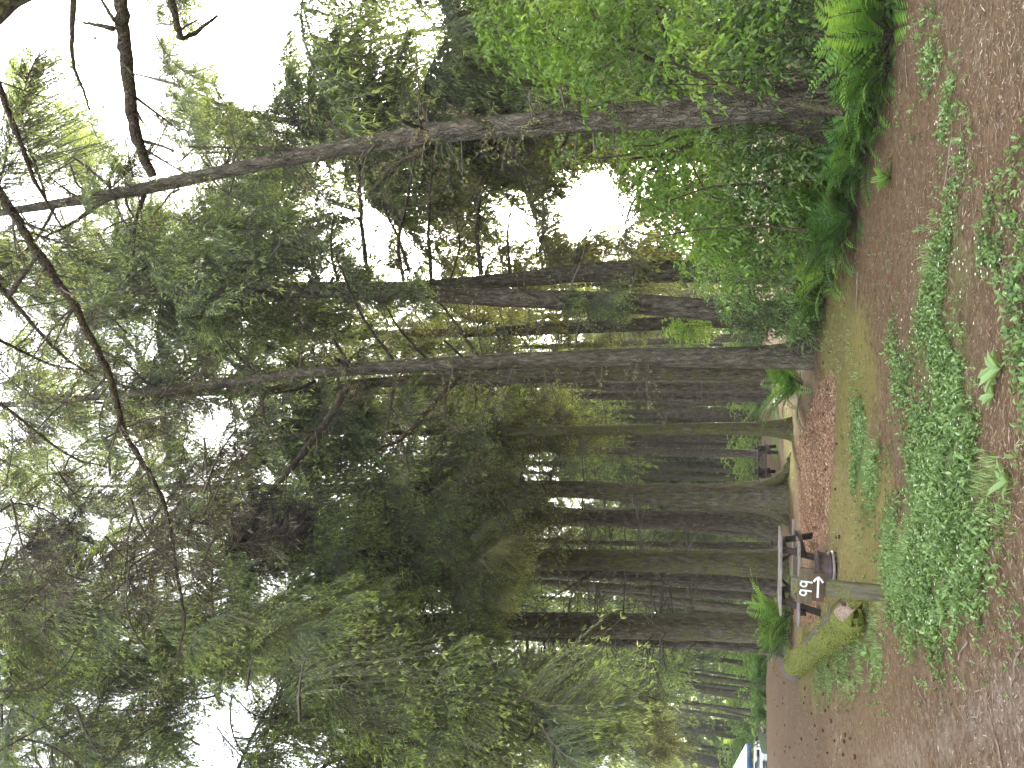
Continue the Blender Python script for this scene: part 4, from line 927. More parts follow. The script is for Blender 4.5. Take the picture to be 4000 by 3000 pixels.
ZB = [(2130, 560), (2400, 530), (2900, 490), (3060, 560), (3150, 900), (3000, 1120), (2850, 1180), (2640, 1060), (2580, 900), (2440, 800), (2380, 650), (2250, 690), (2140, 660)]
ZB2 = [(2450, 520), (2900, 480), (3050, 560), (3080, 900), (2800, 1050), (2580, 950), (2480, 760)]
P = np.concatenate([region([ZB], 420, 10.8, 13.5), region([ZB2], 420, 10.8, 13.8)])
mb = MB(); leafy(mb, P, .105, .045, .6, clump_tint(P, .5, .2)); mb.build('foliage', [BROAD, DEADTWIG], vm2)

def shrub(polys, n, Y0, Y1, L, W, label, m=.5, s=.2, mat=SALAL, stems=10, name='leafy_shrub', droop=.5, group='shrubs of the leafy bank', per=8, twl=.3):
    P = region(polys, n, Y0, Y1)
    c = P.mean(0); bz = float(gz(c[0], c[1])); root = thing(name, (c[0], c[1], bz), label, 'shrub', group)
    mb = MB(); leafy(mb, P, L, W, droop, clump_tint(P, m, s), per, twl); mb.build('foliage', [mat, DEADTWIG], root)
    mb = MB()
    for k in range(stems):
        q = P[random.randrange(len(P))]; f = np.array([c[0] + random.gauss(0, .3), c[1] + random.gauss(0, .3), bz]); mid = (q + f) / 2 + np.array([random.gauss(0, .08), random.gauss(0, .08), .15])
        mb.tube([f, mid * .6 + f * .4, mid, q], [.011, .009, .008, .004], 5)
    mb.build('stems', TWIG, root); return root
shrub([[(2700, 500), (3000, 470), (3150, 560), (3180, 760), (3050, 800), (2800, 760)]], 300, 10.3, 12.5, .085, .038, 'drooping grey green shrub at the foot of the leaning spruce, behind the bright fern', .5, .22)
shrub([[(2700, 760), (3000, 740), (3160, 800), (3150, 980), (2950, 1010), (2720, 960)]], 320, 11.5, 14, .085, .038, 'drooping grey green shrub in the middle of the bank, above its dark hollow', .48, .22)
shrub([[(2720, 960), (2950, 980), (3120, 1000), (3080, 1180), (2880, 1220), (2740, 1130)]], 320, 13, 15.5, .085, .038, 'pale leaved shrub reaching in front of the close pair of trunks', .6, .2)
shrub([[(2780, 1180), (2900, 1150), (3120, 1140), (3180, 1300), (3020, 1330), (2850, 1310)]], 300, 14.5, 17, .085, .038, 'last shrub of the bank, against the scaly grey brown trunk', .42, .22)
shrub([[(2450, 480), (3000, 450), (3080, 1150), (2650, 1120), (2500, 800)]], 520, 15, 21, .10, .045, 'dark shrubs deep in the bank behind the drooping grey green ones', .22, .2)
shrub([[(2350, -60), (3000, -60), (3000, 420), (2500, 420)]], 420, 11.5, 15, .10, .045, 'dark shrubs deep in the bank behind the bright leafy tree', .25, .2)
shrub([[(2600, 1230), (2760, 1225), (2790, 1330), (2680, 1345), (2600, 1300)]], 160, 20, 22, .10, .05, 'bright yellow green bush glowing behind the scaly trunk', .8, .12, FARLEAF)
shrub([[(2760, -40), (3150, -40), (3180, 250), (3050, 340), (2850, 320)]], 420, 8.8, 10.5, .08, .036, 'dark small leaved thicket under the bright leafy tree', .38, .25, SALAL)
# stems rising bare from the thicket
mb = MB()
for k in range(26):
    q = gpt(3480 - k * 2, 60 + k * 17); q[1] += .3 + random.random() * .5; q[2] = gz(q[0], q[1])
    top = q + np.array([random.gauss(.15, .35), random.gauss(.1, .3), random.uniform(1.0, 2.2)]); mid = (q + top) / 2 + np.array([random.gauss(0, .1), 0, .1])
    mb.tube([q, mid, top], [.008, .007, .003], 5)
g0 = gpt(3480, 260); o = mb.build('bare_canes', TWIG); o['moss'] = .2; tag(o, 'bare brown canes standing up through the ferns at the foot of the bank', 'canes', kind='stuff')

# ivy and low dark cover of the bank
mb = MB(); n = 6500; u = rng.random(n)
ed = np.array([[4.6, 5.6], [3.85, 8.0], [3.25, 9.9], [2.6, 11.6], [1.87, 13.6], [1.25, 16.2]]); tq = u * 4.999; i0 = tq.astype(int); f = (tq - i0)[:, None]
E = ed[i0] * (1 - f) + ed[i0 + 1] * f; dep = rng.random(n) ** 1.3 * 2.6
wob = .16 * np.sin(E[:, 1] * 3.1) + .12 * np.sin(E[:, 1] * 7.3 + 1)
q = np.stack([E[:, 0] + .05 + wob + dep * .9, E[:, 1] + dep * .5], -1)
hmax = np.clip(dep * .9, .04, .75) * (.75 + .25 * np.sin(q[:, 1] * 2.1))
P = np.stack([q[:, 0], q[:, 1], gz(q[:, 0], q[:, 1]) + hmax * rng.random(n) ** .6], -1)
D = np.stack([-.5 + rng.normal(0, .6, n), -.6 + rng.normal(0, .6, n), rng.normal(-.25, .4, n)], -1); Nn = np.stack([rng.normal(-.3, .4, n), rng.normal(-.5, .4, n), rng.uniform(.3, 1.2, n)], -1)
leaves(mb, P, D, Nn, rng.uniform(.05, .12, n), rng.uniform(.04, .085, n), np.clip(rng.normal(.42, .2, n), 0, 1), shape='long')
o = mb.build('ivy', IVY); tag(o, 'dark ivy and low leaves covering the foot of the bank and the trunk base', 'ivy', kind='stuff')

def fern_proto(seed, nf, L, tint, name='sword_fern', spread=1.0):
    r = np.random.default_rng(seed); mb = MB()
    for k in range(nf):
        a = k * 2.4 + r.normal(0, .3); e0 = r.uniform(.75, 1.35) if k < nf * .75 else r.uniform(.2, .7); l = L * r.uniform(.65, 1.1); m_ = 26
        s = np.linspace(0, 1, m_); ang = e0 - s ** 1.5 * r.uniform(.9, 1.7) * spread
        dx = np.cumsum(np.cos(ang)) / m_ * l; dz = np.cumsum(np.sin(ang)) / m_ * l
        hd = np.array([math.cos(a), math.sin(a), 0]); sd_ = np.array([-math.sin(a), math.cos(a), 0])
        C = dx[:, None] * hd + dz[:, None] * np.array([0, 0, 1.])
        mb.tube(C[::5], np.linspace(.005, .0015, len(C[::5])), 3, 1, .4, False)
        T = np.gradient(C, axis=0); T /= np.linalg.norm(T, axis=1)[:, None]; up = np.cross(sd_, T); tw = r.normal(0, .25)
        lenp = l * .17 * np.sin(np.clip(s * 1.02 + .1, 0, 1) * np.pi) ** .6 * (1.05 - .5 * s)
        tk = np.clip(tint + r.normal(0, .14), 0, 1); sl_ = s > .14
        for sg in (1, -1):
            d = sd_ * sg + T * .35 + up * (tw * sg - .12) + r.normal(0, .06, (m_, 3))
            leaves(mb, C[sl_], d[sl_], np.broadcast_to(-up, (m_, 3))[sl_] * -1, lenp[sl_] + .004, l * .03, np.clip(tk + .25 * s[sl_] + r.normal(0, .05, sl_.sum()), 0, 1), shape='blade')
    root = thing(name, (0, 0, 0), 'fern', 'fern', 'sword ferns')
    mb.build('fronds', [FERN, TWIG], root); return root
FP = [fern_proto(301, 34, 1.05, .45), fern_proto(302, 28, 1.0, .68), fern_proto(303, 40, 1.1, .42)]
fused = set()
def fern(kind, x, y, s, label, dz=0):
    loc = (x, y, float(gz(x, y)) + dz); k = kind
    if k in fused: return dup(FP[k], loc, random.random() * 6.28, label, scale=s)
    fused.add(k); o = FP[k]; o.location = loc; o.rotation_euler = (0, 0, random.random() * 6.28); o.scale = (s,) * 3; o['label'] = label; return o
for kind, px, py, back, s, lb in (
    (0, 3150, 1500, .2, 1.7, 'big sword fern standing alone beside the scaly grey brown spruce'), (1, 3092, 2400, 0, 2.0, 'dark sword fern in front of the massive shaded spruce, beyond the picnic table'), (0, 3090, 2485, 0, 1.6, 'smaller dark fern leaning out toward the mossy log'),
    (1, 3500, 130, .1, 1.25, 'bright yellow green fern arching out at the near end of the bank'), (0, 3480, 270, .1, 1.0, 'mid green fern at the near end of the bank, below the bright arching one'), (0, 3430, 440, 0, .9, 'fern drooping over the ivy at the foot of the leaning spruce'),
    (1, 3330, 790, .5, 1.45, 'bright fern lit up in the middle of the bank'), (1, 3330, 690, .7, 1.35, 'fresh green fern under the drooping shrub, nearer the leaning spruce'), (0, 3320, 930, .1, 1.15, 'blue green fern with one long frond reaching toward the path'), (2, 3345, 850, 0, 1.0, 'dark fern in the shaded hollow of the bank'),
    (1, 3270, 1060, .1, 1.1, 'light fern hanging at the far half of the bank'), (0, 3230, 1180, .1, 1.1, 'fern drooping low next to the last shrub of the bank'), (0, 3190, 1280, .1, .95, 'little fern at the end of the bank by the scaly trunk'), (2, 3395, 590, .1, 1.0, 'shaded fern behind ivy leaves, past the leaning spruce'),
    (1, 3510, 20, .2, 1.2, 'tall fern at the very edge of the bank under the leafy tree'), (0, 3060, 1000, 1.6, 1.1, 'fern half hidden behind the pale leaved shrub')):
    g = gpt(px, py); y_ = g[1] + back; fern(kind, g[0] * y_ / g[1], y_, s, lb)
g = gpt(3490, 690); fern(1, g[0], g[1], .28, 'tiny bright fern sprig alone on bare needles')
for k, (px, py, Y) in enumerate(((2955, 2560, 44), (2965, 2640, 43), (2970, 2720, 43.5), (2968, 2790, 44), (2940, 1580, 44), (2940, 1760, 52))):
    g = at(px, py, Y); fern(2 if k % 2 else 0, g[0], g[1], 1.5, ('fern fringing the far edge of the lane beside the massive spruce', 'second fern clump along the lane edge, below the thinnest stems', 'fern clump along the lane edge, below the broader brown trunk', 'fern clump at the lane edge just before the red car', 'fern clump far behind the sword fern', 'fern clump far behind the far tables')[k])

# bright understory beyond the lane and between the far trunks
def far_bush(seed, mat, m):
    r = np.random.default_rng(seed); n = 260; P = r.normal(0, 1, (n, 3)); P /= np.linalg.norm(P, axis=1)[:, None]; P *= r.random((n, 1)) ** .4; P *= np.array([1.3, 1.3, 1.0]) * (1 + .25 * np.sin(P[:, :1] * 5 + seed)); P[:, 2] = np.abs(P[:, 2] + .35) * 1.2
    root = thing('understory_bush', (0, 0, 0), 'bright green bush in the far understory of the wood', 'bush', 'bright bushes of the far understory')
    mb = MB(); leafy(mb, P, .17, .085, .3, np.clip(m + .3 * (P[:, 2] - .6) + r.normal(0, .12, n), 0, 1), 7, .4); mb.build('foliage', [mat, DEADTWIG], root)
    mb = MB()
    for k in range(5): mb.tube([(r.normal(0, .1), r.normal(0, .1), -.1), P[k] * .5 + np.array([0, 0, .1]), P[k]], [.02, .014, .006], 4)
    mb.build('stems', TWIG, root); return root
UB = [far_bush(401, FARLEAF, .55), far_bush(402, FARLEAF, .7), far_bush(403, BROAD, .6)]; uu = set(); rs = random.Random(9)
spots = []
for k in range(64):
    py = rs.uniform(2520, 3060); Y = rs.uniform(58, 80); spots.append((py, Y, rs.uniform(1.0, 1.9)))
for k in range(26):
    spots.append((rs.uniform(2500, 3060), rs.uniform(80, 90), rs.uniform(2.4, 4.2)))
for k in range(40):
    py = rs.uniform(1100, 2500); Y = rs.uniform(48, 76); spots.append((py, Y, rs.uniform(.9, 1.6)))
for py, Y, s in spots:
    if py > 2770 and Y < 80: Y += 22
    g = at(2950, py, Y); k = rs.randrange(3); loc = (g[0], g[1], float(gz(g[0], g[1])) - .1)
    if k in uu: dup(UB[k], loc, rs.random() * 6.28, 'bright green bush in the far understory of the wood', scale=s)
    else:
        uu.add(k); UB[k].location = loc; UB[k].scale = (s,) * 3

# ------------------------------------------------------------------ camp furniture
def wood(name, c0, c1, moss=0.0, grain=(1, 1, .12), scale=26):
    m, t, out = nt(name); v = pos(t, grain, True); n1 = noise(t, v, scale, 6, .65); n2 = noise(t, pos(t, obj=True), 5, 4); n3 = noise(t, pos(t, obj=True), 40, 3)
    c = ramp(t, n1, [(.3, c0), (.7, c1)])
    c = mixc(t, math_(t, 'MULTIPLY', fac(t, n2, .5, .7), .5), c, tuple(a * .55 for a in c0))
    if moss: c = mixc(t, math_(t, 'MULTIPLY', fac(t, math_(t, 'ADD', n2, math_(t, 'MULTIPLY', n3, .3)), .92 - moss, 1.08 - moss), .8), c, ramp(t, n3, [(.3, (.07, .075, .02)), (.7, (.17, .17, .045))]))
    surf(t, out, c, .88, n1, .004, .8, spec=.2); return m
POSTW = wood('weathered_post', (.05, .045, .03), (.145, .13, .09), .3)
BOARDW = wood('weathered_board', (.05, .038, .024), (.14, .112, .07), .14, (.12, 1, 1))
BOARDD = wood('dark_stained_board', (.045, .027, .018), (.12, .076, .048), 0, (.12, 1, 1))
GREYW = wood('grey_plank', (.13, .11, .10), (.30, .265, .25), 0, (.1, 1, 1))
FRAMEW = wood('dark_frame_wood', (.022, .016, .013), (.07, .05, .042), .1)
WHITEP = simple_noise('white_sign_paint', (.55, .57, .56), (.78, .8, .8), 30, .6)

def bevel(o, w=.006, seg=2):
    b = o.modifiers.new('bevel', 'BEVEL'); b.width = w; b.segments = seg; b.limit_method = 'ANGLE'; return o
def ribbon(mb, pts, w, y0, y1):
    """a painted stroke: flat band of width w along pts (x, z), from y0 to y1"""
    P = np.array(pts, float); T = np.gradient(P, axis=0); T /= np.linalg.norm(T, axis=1)[:, None] + 1e-9; Nn = np.stack([-T[:, 1], T[:, 0]], -1) * w / 2
    k = len(P); V = []
    for y in (y0, y1):
        for s in (1, -1): V.append(np.stack([P[:, 0] + s * Nn[:, 0], np.full(k, y), P[:, 1] + s * Nn[:, 1]], -1))
    V = np.concatenate(V); i = np.arange(k - 1)
    def strip(a, b): return np.stack([a * k + i, a * k + i + 1, b * k + i + 1, b * k + i], -1)
    mb.add(V, np.concatenate([strip(0, 1), strip(2, 0), strip(1, 3), strip(3, 2)])); mb.add(V, [[0, k, 3 * k, 2 * k], [k - 1, 2 * k - 1 - 0, 4 * k - 1, 3 * k - 1]])

sb = gpt(3446, 2317); Ys = float(sb[1]); ppm = FPX / float(proj(np.array([sb[0], Ys, .6]))[1])
sgn = thing('sign_post', (sb[0], Ys, float(gz(sb[0], Ys))), 'mossy wooden post sign reading 99 with a white arrow, beside the mossy log', 'sign')
H_ = float(at(3084, 2279, Ys)[2]); pw = 60 / ppm; mb = MB(); mb.box((0, 0, H_ / 2 - .1), (pw, .11, H_ + .2)); post = local(bevel(mb.build('post', POSTW), .012), sgn)
post.rotation_euler = (0, R(1.3), 0)
def board(name, c, w_, h_, rot, mat):
    q = at(c[0], c[1], Ys) - np.array([sb[0], Ys, 0]); mb = MB(); mb.box((0, 0, 0), (w_ / ppm, .035, h_ / ppm)); o = local(bevel(mb.build(name, mat), .004), sgn)
    o.location = (q[0], -.078, q[2]); o.rotation_euler = (0, rot, R(-4)); return o
b1 = board('number_board', (3138, 2281), 142, 52, R(3.2), BOARDW); b2 = board('arrow_board', (3186, 2285), 112, 45, R(2.4), BOARDD)
def glyph(name, parent, strokes, w_):
    mb = MB()
    for st in strokes: ribbon(mb, st, w_, -.0175 - .0035, -.0172)
    o = mb.build(name, WHITEP); o.parent = parent; return o
pxm = 1 / ppm
def nine(cx, cz, s):
    """hand painted 9: bowl with its straight stem on the far side"""
    th = np.linspace(0, R(360), 25); bowl = [(cx + math.cos(a) * s * .21, cz + s * .2 + math.sin(a) * s * .235) for a in th]
    stem = [(cx + s * .225, cz + s * .44), (cx + s * .23, cz + s * .2), (cx + s * .225, cz - s * .1), (cx + s * .215, cz - s * .46)]
    return [bowl, stem]
for cx in (-.0, .0): pass
for cxp in (-27, 8): glyph('digit', b1, nine(cxp * pxm, -2 * pxm, 47 * pxm), 6.2 * pxm)
L_ = 41 * pxm; aw = 7.5 * pxm
glyph('arrow', b2, [[(-L_, -.5 * pxm), (0, 0), (L_ * .92, 0)], [(L_ * .5, 17 * pxm), (L_ * .78, 9 * pxm), (L_, -1 * pxm)], [(L_ * .5, -17 * pxm), (L_ * .78, -9 * pxm), (L_, 1 * pxm)]], aw)
mb = MB()
for x_ in (-.04, .045):
    mb.lathe([(0, -.003), (.008, -.003), (.008, 0)], (0, 0, 0), 10)
    break
nails = mb.build('nail', simple_noise('rusty_nail', (.08, .04, .03), (.2, .1, .07), 60)); nails.parent = b2; nails.rotation_euler = (R(90), 0, 0); nails.location = (-45 * pxm, -.0195, 12 * pxm)

# mossy log ---------------------------------------------------------
n0, n1 = gpt(3402, 2385), gpt(3128, 2622)
p0 = np.array([n0[0], n0[1], .19]); p1 = np.array([n1[0], n1[1], .24]); ld = (p1 - p0); LL = np.linalg.norm(ld); ld /= LL
lg = thing('mossy_log', ((p0 + p1)[0] / 2, (p0 + p1)[1] / 2, 0), 'fallen log thick with yellow green moss, peeling bark and a broken near end', 'log')
sx = np.cross(ld, [0, 0, 1]); sx /= np.linalg.norm(sx); sz = np.cross(sx, ld)
K, n = 60, 28; s = np.linspace(0, 1, K); th = np.arange(n) * 2 * np.pi / n; r_ = np.random.default_rng(77)
rad = .20 + .05 * s + .012 * np.sin(s * 21) + .01 * np.sin(s * 47)
rad2 = rad[:, None] * (1 + .05 * np.sin(2 * th + s[:, None] * 6) + .035 * np.sin(3 * th + s[:, None] * 15 + 1) + r_.normal(0, .02, (K, n)))
end = 1 - .72 * np.clip(1 - s / .06, 0, 1)[:, None] ** 1.5 * (1 + .3 * np.sin(3 * th)); rad2 = rad2 * end
off = np.where(s < .02, 1, 0)[:, None] * (.22 * np.sin(2 * th + .6) + r_.normal(0, .07, n))
C = p0 + ld * (s * LL)[:, None]
V = C[:, None] + (sx * np.cos(th)[:, None] + sz * np.sin(th)[:, None])[None] * rad2[..., None] + ld * off[..., None]
mb = MB(); i, j = np.meshgrid(np.arange(K - 1), np.arange(n), indexing='ij'); j2 = (j + 1) % n
F = np.stack([i * n + j, i * n + j2, (i + 1) * n + j2, (i + 1) * n + j], -1).reshape(-1, 4)
mb.add(V.reshape(-1, 3), F, np.where((i.ravel() < 2) & (np.sin(th[j.ravel()] * 1 + .4) > .45), 1, 0)); mb.add(V[0], np.arange(n)[None, ::-1], 0); mb.add(V[-1], np.arange(n)[None], 1)
m, t, out = nt('log_bark'); v0 = pos(t, obj=True); nn = noise(t, v0, 3.0, 5, .65); nf = noise(t, pos(t, (1, 1, 1)), 30, 5, .7)
bk = ramp(t, nf, [(.3, (.045, .034, .031)), (.7, (.19, .155, .15))])
along = attr(t, 'bare')
mo = ramp(t, nf, [(.3, (.04, .047, .01)), (.5, (.135, .155, .03)), (.7, (.28, .29, .075))])
mfac = fac(t, math_(t, 'SUBTRACT', math_(t, 'ADD', nn, math_(t, 'MULTIPLY', nf, .2)), along), .42, .56)
surf(t, out, mixc(t, mfac, bk, mo), .95, math_(t, 'ADD', nf, mfac), .03, 1, spec=.1); LOGM = m
BROKEN = simple_noise('broken_wood', (.10, .06, .045), (.36, .27, .22), 22, .9, .02, (1, 1, 1))
lo_ = mb.build('trunk', [LOGM, BROKEN], lg, smooth=True)
a = lo_.data.attributes.new('bare', 'FLOAT', 'POINT')
bare = np.zeros((K, n)); bare += np.clip((s[:, None] - .9) / .03, 0, 1) * 1.0
up_ = np.sin(th)[None]; bare += .26 * (np.cos(th)[None] > -.2) * (up_ > .15) * (s[:, None] < .5) * (s[:, None] > .05)
bare -= .25 * (up_ < .1); bare -= .25 * ((s[:, None] > .5) & (s[:, None] < .88))
a.data.foreach_set('value', np.concatenate([bare.ravel(), bare[0], bare[-1]]).astype(np.float32)[:len(lo_.data.vertices)])
# moss tufts hanging round the log
mb = MB(); nq = 16000; si = rng.integers(3, int(K * .885), nq); ti = rng.integers(0, n, nq); P = V[si, ti] + rng.normal(0, .012, (nq, 3)) + ld * rng.uniform(0, LL / K, nq)[:, None]
keep = ~((np.sin(th[ti]) > .2) & (np.sin(s[si] * LL * 2.2) + np.sin(s[si] * LL * 5 + ti * .6) > .7) & (s[si] < .5)); P, ti, si = P[keep], ti[keep], si[keep]; nq = len(P)
rd = sx * np.cos(th[ti])[:, None] + sz * np.sin(th[ti])[:, None]
leaves(mb, P, rd * .5 + np.array([0, 0, -.8]) + rng.normal(0, .35, (nq, 3)), rd + rng.normal(0, .3, (nq, 3)), rng.uniform(.025, .06, nq), rng.uniform(.008, .016, nq), np.clip(rng.normal(.5, .22, nq), 0, 1), shape='blade')
MOSSL = leaf_mat('moss_tuft', [(0, (.05, .06, .012)), (.5, (.155, .175, .033)), (1, (.31, .325, .085))], .2, .9)
mb.build('moss', MOSSL, lg)

# fire ring made of a steel wheel rim ----------------------------------------
STEEL = simple_noise('rusty_steel', (.035, .024, .024), (.115, .08, .075), 14, .6, .004, metal=.35, spec=.4)
STEELP = simple_noise('pale_worn_steel', (.12, .10, .095), (.32, .28, .265), 18, .55, .003, metal=.3, spec=.4)
ASH = simple_noise('ash', (.02, .02, .02), (.09, .085, .08), 20, .95)
def fire_ring(loc, r, h, label):
    root = thing('fire_ring', loc, label, 'fire ring', 'steel fire rings')
    mb = MB(); z0 = .05
    mb.lathe([(r * .80, h - .03), (r * .93, h - .015), (r, h), (r * 1.005, h - .01), (r * .985, h - .03), (r * .9, h - .055), (r * .875, h * .62), (r * .88, h * .42), (r * .93, h * .33), (r * .94, h * .28), (r * .9, h * .25)], (0, 0, 0), 44)
    mb.build('rim', STEEL, root, smooth=True)
    mb = MB(); mb.lathe([(r * .9, h * .25), (r * .99, h * .2), (r * 1.0, h * .12), (r * .97, h * .1), (r * .9, h * .12)], (0, 0, 0), 44); mb.build('lower_flange', STEELP, root, smooth=True)
    mb = MB(); mb.lathe([(r * .80, h - .03), (r * .8, .03), (0, .03)], (0, 0, 0), 36); mb.build('inside', ASH, root, smooth=True)
    mb = MB()
    for k in range(7):
        a_ = k * .9; mb.box((math.cos(a_) * r * .88, math.sin(a_) * r * .88, h * .055), (.035, .035, h * .13))
    mb.build('feet', STEEL, root)
    for o in root.children: o.matrix_parent_inverse = Matrix.Identity(4)
    return root
fc = gpt(3274, 2213); fY = fc[1] + .27; fx_ = float(at(3200, 2213, fY)[0])
fire_ring((fx_, fY, float(gz(fx_, fY))), .285, .31, 'rusty steel rim fire ring on moss in front of the near picnic table')
f2 = gpt(3042, 2120); fire_ring((f2[0], f2[1], float(gz(f2[0], f2[1]))), .27, .29, 'dark steel fire ring far behind the near picnic table')

# picnic tables ---------------------------------------------------------
def picnic_table(L, label, top_h=.75, seat_h=.44, GREYW=GREYW):
    root = thing('picnic_table', (0, 0, 0), label, 'picnic table', 'wooden picnic tables')
    mb = MB()
    for k in range(5): mb.box(((k % 2) * .012 - .006, (k - 2) * .148, top_h - .02), (L, .138, .042))
    local(bevel(mb.build('tabletop', GREYW), .004), root)
    for sy in (-1, 1):
        mb = MB()
        for k in range(2): mb.box((0, sy * (.62 + k * .145), seat_h - .02), (L, .136, .042))
        local(bevel(mb.build('bench', GREYW), .004), root)
    for sx_ in (-1, 1):
        x = sx_ * L * .33
        for sy in (-1, 1):
            mb = MB(); mb.beam((x, sy * .26, top_h - .045), (x, sy * .70, 0), .042, .13, (1, 0, 0)); local(mb.build('leg', FRAMEW), root)
        mb = MB(); mb.beam((x + .045 * sx_, -.76, seat_h - .10), (x + .045 * sx_, .76, seat_h - .10), .04, .13); local(mb.build('seat_beam', FRAMEW), root)
        mb = MB(); mb.beam((x + .045 * sx_, -.35, top_h - .085), (x + .045 * sx_, .35, top_h - .085), .04, .08); local(mb.build('top_cleat', FRAMEW), root)
        mb = MB(); mb.beam((x - .02 * sx_, 0, seat_h - .1), (x - sx_ * L * .20, 0, top_h - .06), .075, .04); local(mb.build('brace', FRAMEW), root)
    return root
pt = picnic_table(1.7, 'weathered grey picnic table in front of the moss covered spruce, partly behind the sign')
a_, b_ = gpt(3228, 2122), gpt(3200, 2362); mid = at(3050, 2222, 16.1)
pt.location = (float(mid[0]), 16.0, float(gz(mid[0], 16.0))); pt.rotation_euler = (0, 0, R(-8))
pt2 = picnic_table(1.62, '', GREYW=wood('brown_plank', (.05, .038, .033), (.13, .10, .09), 0, (.1, 1, 1))); first = True
for px_c, py_c, Yc, lb, sc in ((2958, 1803, 31.2, 'nearer of the two far picnic tables in front of the dark snag edged trunk', 1.0), (2935, 1800, 36.5, 'farther picnic table, its top showing just above the nearer far table', 1.0)):
    q = at(px_c, py_c, Yc); loc = (float(q[0]), Yc, float(gz(q[0], Yc)))
    if first: first = False; pt2.location = loc; pt2.rotation_euler = (0, 0, R(-6)); pt2['label'] = lb
    else: dup(pt2, loc, R(-6), lb)
q = at(2935, 1757, 34); mb = MB(); mb.tube([(q[0], 34, 0), (q[0], 34, 1.0), (q[0] + .01, 34, 1.95)], [.014, .014, .013], 8); o = mb.build('hookup_pole', simple_noise('pale_pole', (.22, .2, .19), (.36, .34, .32), 10), smooth=True)
mb = MB(); mb.box((q[0] - .02, 33.95, .9), (.1, .07, .16)); bx = bevel(mb.build('meter_box', STEELP), .01)
pl = thing('hookup_pole', (q[0], 34, 0), 'slim pale pole with a small box behind the far picnic tables', 'pole')
for oo in (o, bx): oo.parent = pl; oo.matrix_parent_inverse = Matrix.Translation(-pl.location)
o.name = 'pole'

